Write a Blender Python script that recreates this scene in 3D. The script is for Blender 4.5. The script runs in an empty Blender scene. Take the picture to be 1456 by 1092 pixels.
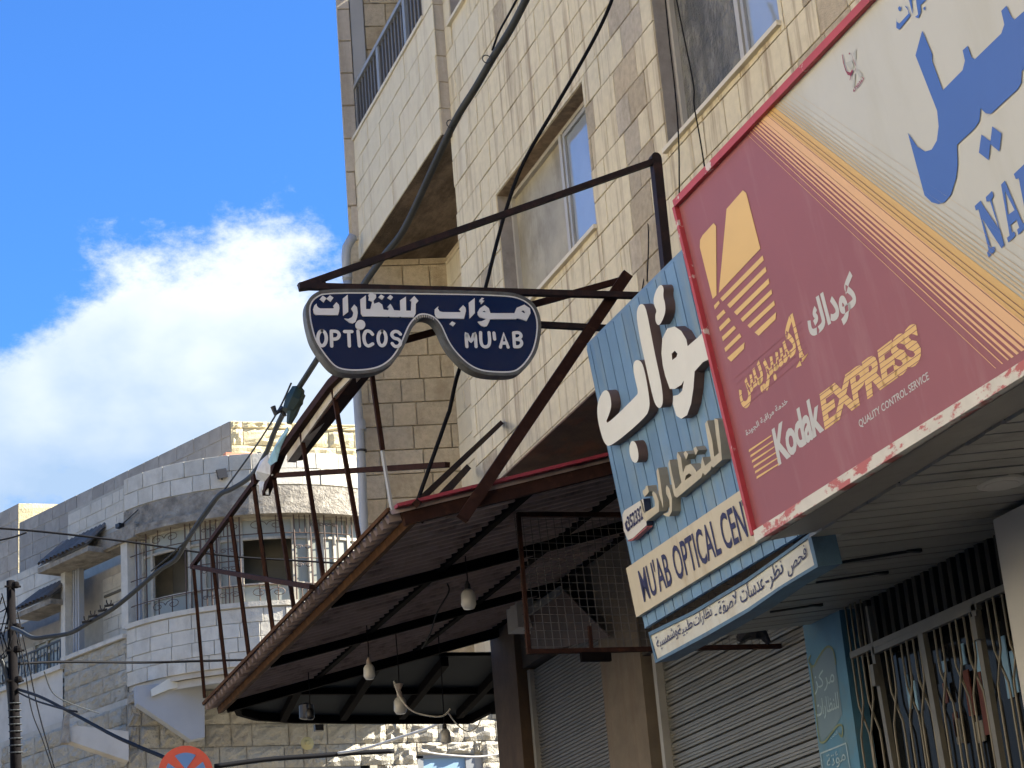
import bpy, math, random, unicodedata
from mathutils import Vector as V, Matrix
from mathutils.geometry import tessellate_polygon
random.seed(7)
S = bpy.context.scene
COL = S.collection
DZ = 1.6                       # the camera stands 1.6 m above the street; geometry is written relative to the eye

# ------------------------------------------------------------------ camera
YAW, PITCH, ROLL, FPX = -0.358641, 0.33679684, -0.08385572, 2834.4
cy, sy, cp, sp = math.cos(YAW), math.sin(YAW), math.cos(PITCH), math.sin(PITCH)
_f = V((-sy*cp, cy*cp, sp)); _r = V((cy, sy, 0)); _u = _r.cross(_f)
c_, s_ = math.cos(ROLL), math.sin(ROLL)
CR, CU, CF = _r*c_ + _u*s_, -_r*s_ + _u*c_, _f
cam = bpy.data.cameras.new('camera'); camo = bpy.data.objects.new('camera', cam); COL.objects.link(camo)
camo.matrix_world = Matrix(((CR.x, CU.x, -CF.x, 0), (CR.y, CU.y, -CF.y, 0), (CR.z, CU.z, -CF.z, DZ), (0, 0, 0, 1)))
cam.sensor_fit = 'HORIZONTAL'; cam.sensor_width = 36; cam.lens = FPX/1456*36
cam.clip_start = 0.1; cam.clip_end = 3000
S.camera = camo
# ------------------------------------------------------------------ sun, sky, exposure
SUN = V((.80, -.27, .60)).normalized()
sl = bpy.data.lights.new('sun', 'SUN'); sl.energy = 5.0; sl.angle = math.radians(.5); sl.color = (1, .94, .84)
so = bpy.data.objects.new('sun', sl); COL.objects.link(so); so.rotation_euler = SUN.to_track_quat('Z', 'Y').to_euler(); so.location = (0, 0, 40)
S.view_settings.view_transform = 'Standard'; S.view_settings.look = 'None'
S.view_settings.exposure = 2.1; S.view_settings.gamma = 1; S.view_settings.use_curve_mapping = False
S.cycles.max_bounces = 6; S.cycles.diffuse_bounces = 4; S.cycles.glossy_bounces = 3
W = bpy.data.worlds.new('World'); S.world = W; W.use_nodes = True
nt = W.node_tree; N = nt.nodes; Lk = nt.links
bg = N['Background']; bg.inputs['Strength'].default_value = .10
sky = N.new('ShaderNodeTexSky'); sky.sky_type = 'NISHITA'; sky.sun_disc = False
sky.sun_elevation = math.asin(SUN.z); sky.sun_rotation = math.atan2(SUN.x, SUN.y); sky.air_density = 1.0; sky.dust_density = .6; sky.ozone_density = 2.2
tc = N.new('ShaderNodeTexCoord')
def wn(t, **k):
    n = N.new(t)
    for a, b in k.items(): setattr(n, a, b)
    return n
def wmath(op, a, b=None, clamp=False):
    n = wn('ShaderNodeMath', operation=op); n.use_clamp = clamp
    for i, v in enumerate((a, b)):
        if v is None: continue
        if isinstance(v, (int, float)): n.inputs[i].default_value = v
        else: Lk.new(v, n.inputs[i])
    return n.outputs[0]
mp = wn('ShaderNodeMapping'); mp.inputs['Scale'].default_value = (1, 1, 1.5); mp.inputs['Location'].default_value = (.37, .12, .05)
Lk.new(tc.outputs['Generated'], mp.inputs[0])
def wnoise(sc, det=8, rough=.55, src=None):
    n = wn('ShaderNodeTexNoise'); n.inputs['Scale'].default_value = sc; n.inputs['Detail'].default_value = det; n.inputs['Roughness'].default_value = rough
    Lk.new(src or mp.outputs[0], n.inputs['Vector']); return n.outputs['Fac']
sepx = wn('ShaderNodeSeparateXYZ'); Lk.new(tc.outputs['Generated'], sepx.inputs[0])
n1, n2, n3 = wnoise(9, 12, .66), wnoise(4.0, 3, .5), wnoise(14, 5, .5)
# cloud bank: dense low down, thinning out above about 24 degrees
hgt = wmath('MULTIPLY', wmath('SUBTRACT', .385, sepx.outputs['Z']), 9.0)
azb = wmath('MULTIPLY', wmath('SUBTRACT', wmath('MAXIMUM', wmath('MINIMUM', sepx.outputs['X'], .30), .08), .172), 3.2)
hgt = wmath('MINIMUM', wmath('ADD', hgt, azb), .5)
den = wmath('ADD', wmath('ADD', hgt, wmath('MULTIPLY', wmath('SUBTRACT', n1, .5), 2.6)), wmath('MULTIPLY', wmath('SUBTRACT', n2, .5), 1.6))
mask = wn('ShaderNodeMapRange', interpolation_type='SMOOTHSTEP'); mask.inputs['From Min'].default_value = -.05; mask.inputs['From Max'].default_value = .42
Lk.new(den, mask.inputs['Value'])
ccol = wn('ShaderNodeValToRGB'); ccol.color_ramp.elements[0].position = .38; ccol.color_ramp.elements[0].color = (1.15, 1.6, 2.25, 1)
ccol.color_ramp.elements[1].position = .62; ccol.color_ramp.elements[1].color = (2.35, 2.55, 2.8, 1)
Lk.new(wmath('ADD', wmath('ADD', wmath('MULTIPLY', n3, .45), wmath('MULTIPLY', n2, .55)), wmath('MULTIPLY', wmath('SUBTRACT', sepx.outputs['Z'], .35), 2.0)), ccol.inputs[0])
hue = wn('ShaderNodeMix', data_type='RGBA', blend_type='MULTIPLY'); hue.inputs[0].default_value = 1
Lk.new(sky.outputs[0], hue.inputs[6]); hue.inputs[7].default_value = (.22, .45, .76, 1)
mx = wn('ShaderNodeMix', data_type='RGBA'); Lk.new(mask.outputs[0], mx.inputs[0]); Lk.new(hue.outputs[2], mx.inputs[6]); Lk.new(ccol.outputs[0], mx.inputs[7])
Lk.new(mx.outputs[2], bg.inputs['Color'])

# ------------------------------------------------------------------ from the photograph to places in the street
def ray(px, py): return CF + CR*((px-728)/FPX) + CU*((546-py)/FPX)
def onX(px, py, X): d = ray(px, py); return d*(X/d.x)
def onY(px, py, Y): d = ray(px, py); return d*(Y/d.y)
def onZ(px, py, Z): d = ray(px, py); return d*(Z/d.z)
def proj(p): 
    z = p.dot(CF); z = z if abs(z) > 1e-6 else 1e-6
    return 728+FPX*p.dot(CR)/z, 546-FPX*p.dot(CU)/z, z
class Plane:
    def __init__(s, p0, n, u):
        s.p = V(p0); s.n = V(n).normalized(); s.u = (V(u)-s.n*V(u).dot(s.n)).normalized(); s.v = s.n.cross(s.u)
        if s.v.z < 0: s.v = -s.v
    def at(s, px, py, off=0):
        d = ray(px, py); t = (s.p).dot(s.n)/d.dot(s.n); return d*t + s.n*off
    def uv(s, px, py):
        q = s.at(px, py)-s.p; return q.dot(s.u), q.dot(s.v)
    def w(s, u, v, off=0): return s.p + s.u*u + s.v*v + s.n*off

# ------------------------------------------------------------------ materials
MATS = {}
def mat(name, col, rough=.7, var=.0, noise=0, nscale=6, stain=None, stain_amt=.0, stain_scale=(5, 5, .5), stain_pos=(.5, .66), bump=0, bscale=60, metal=0, spec=.5, emis=0, tint=None, bdist=.01, coat=0):
    if name in MATS: return MATS[name]
    m = bpy.data.materials.new(name); MATS[name] = m; m.use_nodes = True
    t = m.node_tree; b = t.nodes['Principled BSDF']; b.inputs['Roughness'].default_value = rough; b.inputs['Metallic'].default_value = metal
    b.inputs['Specular IOR Level'].default_value = spec; b.inputs['Coat Weight'].default_value = coat
    def nn(ty, **k):
        n = t.nodes.new(ty)
        for a, c in k.items(): setattr(n, a, c)
        return n
    L = t.links.new
    geo = nn('ShaderNodeNewGeometry')
    rgb = nn('ShaderNodeRGB'); rgb.outputs[0].default_value = (*col, 1); cur = rgb.outputs[0]
    def mapping(sc):
        q = nn('ShaderNodeMapping'); q.inputs['Scale'].default_value = sc; L(geo.outputs['Position'], q.inputs[0]); return q.outputs[0]
    def noi(vec, sc, det=5, ro=.6):
        q = nn('ShaderNodeTexNoise'); q.inputs['Scale'].default_value = sc; q.inputs['Detail'].default_value = det; q.inputs['Roughness'].default_value = ro; L(vec, q.inputs['Vector']); return q.outputs['Fac']
    def mixc(f, a, c, blend='MIX'):
        q = nn('ShaderNodeMix', data_type='RGBA', blend_type=blend)
        if isinstance(f, (int, float)): q.inputs[0].default_value = f
        else: L(f, q.inputs[0])
        L(a, q.inputs[6])
        if isinstance(c, tuple): q.inputs[7].default_value = (*c, 1)
        else: L(c, q.inputs[7])
        return q.outputs[2]
    def rng(x, a, b2, lo, hi):
        q = nn('ShaderNodeMapRange'); L(x, q.inputs['Value'])
        for k, v in zip(('From Min', 'From Max', 'To Min', 'To Max'), (a, b2, lo, hi)): q.inputs[k].default_value = v
        return q.outputs[0]
    if var:
        oi = nn('ShaderNodeObjectInfo'); hs = nn('ShaderNodeHueSaturation'); L(cur, hs.inputs['Color'])
        L(rng(oi.outputs['Random'], 0, 1, 1-var, 1+var), hs.inputs['Value']); cur = hs.outputs[0]
        wnz = nn('ShaderNodeTexWhiteNoise', noise_dimensions='1D'); L(oi.outputs['Random'], wnz.inputs['W'])
        if tint: cur = mixc(rng(wnz.outputs['Value'], .5, 1, 0, .75), cur, tint)
    if noise:
        cur = mixc(1.0, cur, (1, 1, 1), 'MULTIPLY') if False else cur
        hs2 = nn('ShaderNodeHueSaturation'); L(cur, hs2.inputs['Color']); L(rng(noi(mapping((1, 1, 1)), nscale, 6), .25, .75, 1-noise, 1+noise), hs2.inputs['Value']); cur = hs2.outputs[0]
    if stain:
        f = rng(noi(mapping(stain_scale), 1.0, 7, .65), stain_pos[0], stain_pos[1], 0, stain_amt)
        cur = mixc(f, cur, stain)
    L(cur, b.inputs['Base Color'])
    if emis: L(cur, b.inputs['Emission Color']); b.inputs['Emission Strength'].default_value = emis
    if bump:
        bp = nn('ShaderNodeBump'); bp.inputs['Strength'].default_value = bump; bp.inputs['Distance'].default_value = bdist
        L(noi(mapping((1, 1, 1)), bscale, 6, .65), bp.inputs['Height']); L(bp.outputs[0], b.inputs['Normal'])
    return m

M_STONE = mat('cream limestone', (.64, .565, .385), .85, var=.035, noise=.10, nscale=14, stain=(.27, .20, .125), stain_amt=.8, stain_scale=(9, 9, .5), stain_pos=(.51, .66), bump=.5, bscale=45, tint=(.63, .555, .375))
M_STONE_C = mat('clean limestone', (.64, .58, .42), .85, var=.04, noise=.06, nscale=10, stain=(.36, .28, .18), stain_amt=.5, stain_scale=(6, 6, .5), stain_pos=(.52, .7), bump=.35, bscale=50, tint=(.58, .50, .36))
M_STONE_R = mat('bush hammered tan limestone', (.47, .395, .27), .9, var=.09, noise=.2, nscale=22, stain=(.22, .16, .09), stain_amt=.4, stain_scale=(4, 4, 2), bump=.9, bscale=95, tint=(.50, .45, .36), bdist=.012)
M_STONE_SH = mat('grey return limestone', (.48, .43, .35), .9, var=.08, noise=.12, nscale=18, stain=(.25, .2, .14), stain_amt=.4, bump=.6, bscale=70)  # grey of the balcony's shaded side put into the stone colour
M_MORTAR = mat('mortar', (.50, .43, .30), .95, noise=.2, nscale=20, bump=.3)
M_WSTONE = mat('white limestone', (.60, .565, .47), .85, var=.07, noise=.1, nscale=7, stain=(.33, .29, .22), stain_amt=.4, stain_scale=(3, 3, 2), bump=.6, bscale=28, tint=(.56, .52, .42), bdist=.02)
M_RSTONE = mat('rock faced limestone', (.52, .48, .38), .9, var=.06, noise=.14, nscale=5, stain=(.30, .24, .15), stain_amt=.35, stain_scale=(2, 2, 2), bump=1, bscale=9, tint=(.48, .43, .33), bdist=.12)
M_WMORTAR = mat('grey mortar', (.43, .40, .33), .95, noise=.15)
M_BLOCK = mat('concrete block', (.37, .335, .28), .95, var=.1, noise=.2, nscale=8, stain=(.2, .18, .15), stain_amt=.5, stain_scale=(2, 2, 2), bump=.6, bscale=30)
M_SUNBLOCK = mat('yellow block', (.56, .48, .28), .95, var=.08, noise=.15, nscale=8, bump=.8, bscale=26, tint=(.60, .52, .34), bdist=.03)  # lit copy of the grey block, sun warmth put into the colour
M_CONC = mat('rough concrete', (.33, .295, .235), .95, noise=.4, nscale=7, stain=(.15, .13, .10), stain_amt=.7, stain_scale=(3, 3, 3), bump=1, bscale=14, bdist=.06)
M_RENDER = mat('smooth grey render', (.36, .37, .37), .85, noise=.06, nscale=3, stain=(.36, .33, .28), stain_amt=.3, stain_scale=(2, 2, 1))
M_PLASTER = mat('pale cement plaster', (.52, .49, .42), .9, noise=.1, nscale=3, stain=(.34, .28, .2), stain_amt=.4, stain_scale=(2, 2, 2), bump=.3, bscale=20)
M_CREAMB = mat('pale beam render', (.62, .62, .54), .85, noise=.06)
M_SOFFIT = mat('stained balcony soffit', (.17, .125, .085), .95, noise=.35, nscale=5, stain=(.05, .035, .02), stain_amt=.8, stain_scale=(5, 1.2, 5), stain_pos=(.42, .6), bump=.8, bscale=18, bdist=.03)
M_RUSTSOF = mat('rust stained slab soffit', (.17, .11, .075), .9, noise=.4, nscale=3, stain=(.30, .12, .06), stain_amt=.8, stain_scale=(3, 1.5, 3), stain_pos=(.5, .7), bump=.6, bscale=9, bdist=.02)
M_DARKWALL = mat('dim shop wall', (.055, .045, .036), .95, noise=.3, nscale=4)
M_BROWN = mat('brown painted steel', (.032, .015, .011), .75, spec=.06, noise=.25, nscale=20, stain=(.08, .035, .02), stain_amt=.6, stain_scale=(12, 12, 12), stain_pos=(.55, .7), bump=.2, bscale=80)
M_BLACKST = mat('dark brown square steel', (.018, .011, .011), .6, spec=.2, noise=.2, nscale=20, stain=(.07, .03, .02), stain_amt=.4, stain_scale=(10, 10, 10))
M_OCHRE = mat('ochre brown steel angle', (.075, .036, .016), .8, spec=.08, noise=.25, nscale=14, stain=(.13, .07, .03), stain_amt=.6, stain_scale=(14, 14, 14))
M_RED = mat('dark red flashing', (.25, .02, .03), .5, noise=.2, nscale=10)
M_SHEET = mat('corrugated maroon sheet', (.29, .235, .215), .8, spec=.05, noise=.2, nscale=4, stain=(.06, .03, .03), stain_amt=.5)
M_BLKBEAM = mat('black awning beam', (.005, .004, .004), .9, noise=.2, spec=.03)
M_BLUECAN = mat('blue grey canopy sheet', (.007, .014, .019), .8, noise=.15, nscale=3, spec=.1)
M_BLACK = mat('black plastic', (.012, .012, .014), .45)
M_CABLE = mat('grey cable sheath', (.036, .040, .040), .6, spec=.3, noise=.2, nscale=10)
M_WIREM = mat('black wire insulation', (.008, .008, .009), .7, spec=.1)
M_WHITEW = mat('white cable', (.55, .53, .48), .6)
M_PIPE = mat('grey pvc pipe', (.34, .37, .40), .5, noise=.1, nscale=6, stain=(.2, .2, .2), stain_amt=.3)
M_ALU = mat('pale aluminium', (.42, .40, .34), .45, noise=.05, metal=0)
M_ALUD = mat('dull aluminium', (.34, .34, .32), .45, noise=.1)
M_GLASSB = mat('window glass with sky', (.30, .34, .37), .06, noise=.15, nscale=1.5, spec=1.0, coat=.6)
M_GLASSD = mat('dusty yellowed glass', (.36, .32, .22), .5, noise=.3, nscale=2.5, stain=(.14, .11, .06), stain_amt=.5, stain_scale=(4, 4, 2), spec=.25)
M_PLASTIC = mat('torn plastic sheeting', (.20, .19, .15), .18, noise=.5, nscale=3, stain=(.05, .05, .04), stain_amt=.8, stain_scale=(5, 5, 1.6), stain_pos=(.45, .6), bump=1, bscale=7, bdist=.08, spec=.8)
M_GLASSK = mat('dark window opening', (.045, .042, .035), .3, noise=.3)
M_SLAT = mat('white sill stone', (.62, .57, .44), .8, noise=.08)
M_CLAY = mat('weathered clay tile', (.13, .115, .10), .95, var=.15, noise=.3, nscale=9, bump=.5, bscale=30)
M_CLAYR = mat('orange clay tile', (.60, .24, .14), .85, noise=.15, nscale=9)
M_POLE = mat('dark wooden pole', (.006, .005, .005), .9, spec=.1, noise=.3, nscale=9, bump=.5)
M_FRAMEC = mat('cream window frame paint', (.42, .39, .31), .7, noise=.2, nscale=8, stain=(.2, .12, .06), stain_amt=.5, stain_scale=(5, 5, 5))
M_PANEW = mat('curtained pane', (.29, .30, .25), .3, var=.2, noise=.12, nscale=3, spec=.6)
M_IRON = mat('rusted iron grille', (.08, .05, .035), .7, noise=.3)
M_GROUND = mat('asphalt', (.16, .15, .13), .9, noise=.2, nscale=2)
M_PAVE = mat('concrete paving', (.40, .37, .32), .9, noise=.15, nscale=2)
M_OPP = mat('sunlit plaster across the street', (.82, .70, .51), .9, noise=.06, nscale=.6)  # bright warm colour raised to bounce light onto the facade

# ------------------------------------------------------------------ mesh helpers
WM = {}                          # world matrices by object
def put(o, parent=None, mw=None):
    COL.objects.link(o)
    mw = mw if mw is not None else Matrix()
    if parent is not None:
        o.parent = parent; o.matrix_local = WM[parent].inverted() @ mw
    else: o.matrix_local = mw
    WM[o] = mw; return o
class MB:
    def __init__(s): s.v = []; s.f = []; s.m = []
    def add(s, vs, fs, mi=0):
        k = len(s.v); s.v += [V(a) for a in vs]; s.f += [tuple(i+k for i in f) for f in fs]; s.m += [mi]*len(fs); return s
    def box(s, c, hx, hy, hz, mi=0):     # centre + three half-axis vectors
        c, hx, hy, hz = V(c), V(hx), V(hy), V(hz)
        vs = [c+hx*a+hy*b+hz*d for a in (-1, 1) for b in (-1, 1) for d in (-1, 1)]
        return s.add(vs, [(0, 1, 3, 2), (4, 6, 7, 5), (0, 4, 5, 1), (2, 3, 7, 6), (0, 2, 6, 4), (1, 5, 7, 3)], mi)
    def abox(s, x0, x1, y0, y1, z0, z1, mi=0):
        return s.box(((x0+x1)/2, (y0+y1)/2, (z0+z1)/2), ((x1-x0)/2, 0, 0), (0, (y1-y0)/2, 0), (0, 0, (z1-z0)/2), mi)
    def bar(s, a, b, w, h=None, up=(0, 0, 1), mi=0):
        a, b = V(a), V(b); h = h or w; d = b-a; L = d.length; d = d/L; up = V(up)
        if abs(d.dot(up)) > .97: up = V((0, 1, 0))
        x = d.cross(up).normalized(); y = x.cross(d)
        return s.box((a+b)/2, x*w/2, y*h/2, d*L/2, mi)
    def tube(s, pts, r, n=6, mi=0, closed=False, caps=True):
        pts = [V(p) for p in pts]; k0 = len(s.v); m = len(pts); prev = None
        for i, p in enumerate(pts):
            d = (pts[min(i+1, m-1)]-pts[max(i-1, 0)]).normalized()
            ref = prev if prev is not None else (V((0, 0, 1)) if abs(d.z) < .9 else V((0, 1, 0)))
            x = (ref - d*ref.dot(d)).normalized(); y = d.cross(x); prev = x
            rr = r[i] if isinstance(r, (list, tuple)) else r
            for j in range(n):
                a = 2*math.pi*j/n; s.v.append(p+x*math.cos(a)*rr+y*math.sin(a)*rr)
        for i in range(m-1):
            for j in range(n):
                s.f.append((k0+i*n+j, k0+i*n+(j+1) % n, k0+(i+1)*n+(j+1) % n, k0+(i+1)*n+j)); s.m.append(mi)
        if caps:
            s.f.append(tuple(k0+j for j in range(n))[::-1]); s.m.append(mi)
            s.f.append(tuple(k0+(m-1)*n+j for j in range(n))); s.m.append(mi)
        return s
    def prism(s, loops, top_n, depth, mi=0, side_mi=None):   # loops: outer + holes, lists of world points on one plane; extruded from the plane back along -top_n by depth
        loops = [[V(p) for p in l] for l in loops]; flat = [p for l in loops for p in l]; n = len(flat); k = len(s.v)
        tri = tessellate_polygon(loops); tn = V(top_n).normalized()
        s.v += flat + [p-tn*depth for p in flat]
        for a, b, c in tri:
            q = (flat[b]-flat[a]).cross(flat[c]-flat[a])
            if q.dot(tn) < 0: a, b, c = a, c, b
            s.f.append((k+a, k+b, k+c)); s.m.append(mi)
            if depth > 0: s.f.append((k+n+a, k+n+c, k+n+b)); s.m.append(mi)
        if depth > 0:
            o = 0
            for l in loops:
                m = len(l)
                for i in range(m):
                    a, b = o+i, o+(i+1) % m
                    s.f.append((k+a, k+b, k+n+b, k+n+a)); s.m.append(mi if side_mi is None else side_mi)
                o += m
        return s
    def lathe(s, prof, c, axis=(0, 0, 1), n=16, mi=0):
        ax = V(axis).normalized(); x = ax.orthogonal().normalized(); y = ax.cross(x); k = len(s.v)
        for h, r in prof:
            for j in range(n):
                a = 2*math.pi*j/n; s.v.append(V(c)+ax*h+x*r*math.cos(a)+y*r*math.sin(a))
        for i in range(len(prof)-1):
            for j in range(n): s.f.append((k+i*n+j, k+i*n+(j+1) % n, k+(i+1)*n+(j+1) % n, k+(i+1)*n+j)); s.m.append(mi)
        s.f.append(tuple(k+j for j in range(n))[::-1]); s.m.append(mi); s.f.append(tuple(k+(len(prof)-1)*n+j for j in range(n))); s.m.append(mi)
        return s
    def mesh(s, name, mats, c, smooth=False):
        me = bpy.data.meshes.new(name); me.from_pydata([tuple(p-c) for p in s.v], [], s.f)
        for m in (mats if isinstance(mats, (list, tuple)) else [mats]): me.materials.append(m)
        me.polygons.foreach_set('material_index', s.m)
        if smooth: me.polygons.foreach_set('use_smooth', [True]*len(s.f))
        me.update(); return me
    def build(s, name, mats, parent=None, smooth=False, fix=False):
        lo = [min(p[i] for p in s.v) for i in range(3)]; hi = [max(p[i] for p in s.v) for i in range(3)]
        c = V(((lo[0]+hi[0])/2, (lo[1]+hi[1])/2, lo[2] if parent is None else (lo[2]+hi[2])/2))
        me = s.mesh(name, mats, c, smooth)
        if fix:
            import bmesh
            b = bmesh.new(); b.from_mesh(me); bmesh.ops.recalc_face_normals(b, faces=b.faces); b.to_mesh(me); b.free()
        return put(bpy.data.objects.new(name, me), parent, Matrix.Translation(c))
def tag(o, label=None, cat=None, group=None, kind=None):
    for k, v in (('label', label), ('category', cat), ('group', group), ('kind', kind)):
        if v: o[k] = v
    return o
def thing(name, loc, label, cat, group=None):
    o = bpy.data.objects.new(name, None); o.empty_display_size = .2
    put(o, None, Matrix.Translation(V(loc))); return tag(o, label, cat, group)
def smoothline(pts, k=6):
    out = []; n = len(pts)
    for i in range(n-1):
        p0, p1, p2, p3 = (pts[max(i-1, 0)], pts[i], pts[i+1], pts[min(i+2, n-1)])
        for j in range(k):
            t = j/k
            out.append(.5*((2*p1)+(-p0+p2)*t+(2*p0-5*p1+4*p2-p3)*t*t+(-p0+3*p1-3*p2+p3)*t**3))
    return out+[pts[-1]]
def rounded(pts, k=4):           # Chaikin corner cutting of a closed 2D/3D loop
    for _ in range(k):
        q = []
        for i in range(len(pts)):
            a, b = V(pts[i]), V(pts[(i+1) % len(pts)])
            q += [a*.75+b*.25, a*.25+b*.75]
        pts = q
    return pts
# ---- lettering
def shape_ar(s):
    F = {}
    for cpt in range(0xFE70, 0xFEFD):
        d = unicodedata.decomposition(chr(cpt)).split()
        if len(d) in (2, 3): F[(''.join(chr(int(x, 16)) for x in d[1:]), d[0])] = chr(cpt)
    s = s.replace('\u0644\u0627', '\u0001'); get = lambda ch, f: F.get((('\u0644\u0627' if ch == '\u0001' else ch), f)); out = []
    for i, ch in enumerate(s):
        if not get(ch, '<isolated>'): out.append(ch); continue
        p = s[i-1] if i else ' '; n = s[i+1] if i+1 < len(s) else ' '
        jp = bool(get(p, '<initial>')) and bool(get(ch, '<final>')); jn = bool(get(ch, '<initial>')) and bool(get(n, '<final>'))
        f = '<medial>' if jp and jn else '<final>' if jp else '<initial>' if jn else '<isolated>'
        out.append(get(ch, f) or get(ch, '<isolated>'))
    return ''.join(reversed(out))
def text_verts(body, offset=0, arabic=False, space=1.0):
    cu = bpy.data.curves.new('lettering', 'FONT'); cu.body = shape_ar(body) if arabic else body; cu.offset = offset; cu.space_character = space; cu.resolution_u = 3
    o = bpy.data.objects.new('lettering', cu); COL.objects.link(o)
    bpy.context.view_layer.update()
    me = bpy.data.meshes.new_from_object(o.evaluated_get(bpy.context.evaluated_depsgraph_get()))
    vs = [v.co.copy() for v in me.vertices]; fs = [tuple(p.vertices) for p in me.polygons]
    bpy.data.objects.remove(o); bpy.data.curves.remove(cu); bpy.data.meshes.remove(me)
    return vs, fs
def place_text(body, pl, bl, br, tl, m, parent, offset=0, arabic=False, lift=.003, name='lettering', space=1.0, depth=0):
    vs, fs = text_verts(body, offset, arabic, space)
    x0, x1 = min(v.x for v in vs), max(v.x for v in vs); y0, y1 = min(v.y for v in vs), max(v.y for v in vs)
    A, B, C = pl.at(*bl), pl.at(*br), pl.at(*tl); mb = MB()
    P = [A+(B-A)*((v.x-x0)/(x1-x0))+(C-A)*((v.y-y0)/(y1-y0))+pl.n*lift for v in vs]
    mb.add(P, fs)
    if depth:
        from collections import Counter
        ed = Counter(); 
        for f in fs:
            for i in range(len(f)): ed[frozenset((f[i], f[(i+1) % len(f)]))] += 1
        k = len(mb.v); mb.v += [p-pl.n*depth for p in P]
        for e, c in ed.items():
            if c == 1:
                a, b = tuple(e); mb.f.append((a, b, k+b, k+a)); mb.m.append(0)
    return mb.build(name, m, parent)
def poly(pl, pts, m, parent, name, lift=.003, depth=0, holes=(), rnd=0, side=None):
    def q(l):
        w = [pl.at(*p, off=lift) for p in l]
        return rounded(w, rnd) if rnd else w
    mb = MB(); mb.prism([q(pts)]+[q(h) for h in holes], pl.n, depth, 0, None if side is None else 1)
    return mb.build(name, m if side is None else [m, side], parent)

# ---- stones
VARS = {}
def unit_stone(kind, k):
    rnd = random.Random(100+k); mb = MB()
    if kind == 'dressed':
        c = .5-.014
        mb.add([(-.5, -.5, 0), (.5, -.5, 0), (.5, .5, 0), (-.5, .5, 0), (-.5, -.5, .8), (.5, -.5, .8), (.5, .5, .8), (-.5, .5, .8), (-c, -c, 1), (c, -c, 1), (c, c, 1), (-c, c, 1)],
               [(0, 1, 5, 4), (1, 2, 6, 5), (2, 3, 7, 6), (3, 0, 4, 7), (4, 5, 9, 8), (5, 6, 10, 9), (6, 7, 11, 10), (7, 4, 8, 11), (8, 9, 10, 11)])
    else:
        n = 5; vs = []
        for j in range(n+1):
            for i in range(n+1):
                e = i in (0, n) or j in (0, n)
                vs.append((-.5+i/n+(0 if e else rnd.uniform(-.05, .05)), -.5+j/n+(0 if e else rnd.uniform(-.06, .06)), .35+rnd.uniform(0, .12) if e else rnd.uniform(.5, 1.35)))
        fs = []
        for j in range(n):
            for i in range(n):
                a = j*(n+1)+i; fs += [(a, a+1, a+n+2), (a, a+n+2, a+n+1)]
        k0 = len(vs); vs += [(-.5, -.5, 0), (.5, -.5, 0), (.5, .5, 0), (-.5, .5, 0)]
        fs += [(k0, k0+1, n, 0), (k0+1, k0+2, (n+1)**2-1, n), (k0+2, k0+3, n*(n+1), (n+1)**2-1), (k0+3, k0, 0, n*(n+1))]
        mb.add(vs, fs)
    return mb
for kd, cnt in (('dressed', 1), ('rock', 5)):
    for k in range(cnt): VARS[(kd, k)] = unit_stone(kd, k)
SM = {}
def stone_mesh(key, m, name='stone'):
    if (key, m.name, name) not in SM: SM[(key, m.name, name)] = VARS[key].mesh(name, m, V((0, 0, 0)))
    return SM[(key, m.name, name)]
POOL = {}
def lay(root, part, P0, U, Vv, W_, H_, ch, lmin, lmax, holes=(), m=None, kind='dressed', gap=.008, depth=.011, name='stone', jitter=.0025, mf=None, rows=None, seed=1, N_=None, first=None):
    rnd = random.Random(seed); U = V(U).normalized(); Vv = V(Vv).normalized(); Nn = V(N_).normalized() if N_ is not None else U.cross(Vv)
    v = 0; r = 0
    while v < H_-.02:
        h = min(ch, H_-v); u = -rnd.uniform(0, lmax)
        while u < W_-.01:
            L = rnd.uniform(lmin, lmax); a, b = max(u, 0), min(u+L, W_); u += L
            if b-a < .03: continue
            cells = [(a, b, v, v+h)]
            for (h0, h1, g0, g1) in holes:
                nc = []
                for (a0, a1, b0, b1) in cells:
                    if a1 <= h0 or a0 >= h1 or b1 <= g0 or b0 >= g1: nc.append((a0, a1, b0, b1)); continue
                    if a0 < h0: nc.append((a0, h0, b0, b1))
                    if a1 > h1: nc.append((h1, a1, b0, b1))
                    x0, x1 = max(a0, h0), min(a1, h1)
                    if b0 < g0: nc.append((x0, x1, b0, g0))
                    if b1 > g1: nc.append((x0, x1, g1, b1))
                cells = nc
            for (a0, a1, b0, b1) in cells:
                if a1-a0 < .025 or b1-b0 < .025: continue
                c = V(P0)+U*(a0+a1)/2+Vv*(b0+b1)/2
                d = depth+rnd.uniform(-jitter, jitter)
                sx, sy, sz = a1-a0-gap, b1-b0-gap, d
                key = ('dressed', 0) if kind == 'dressed' else ('rock', rnd.randrange(5))
                mw = Matrix(((U.x*sx, Vv.x*sy, Nn.x*sz, c.x), (U.y*sx, Vv.y*sy, Nn.y*sz, c.y), (U.z*sx, Vv.z*sy, Nn.z*sz, c.z), (0, 0, 0, 1)))
                mm = mf((a0+a1)/2, (b0+b1)/2, rnd) if mf else m
                px, py, z = proj(c)
                vis = z > 0 and -20 < px < 1476 and -20 < py < 1112
                POOL.setdefault((root, name), []).append((vis*sx*sy/max(z, .1)**2*abs(Nn.dot(c.normalized())), part, key, mw, mm))
        v += h; r += 1
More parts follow.
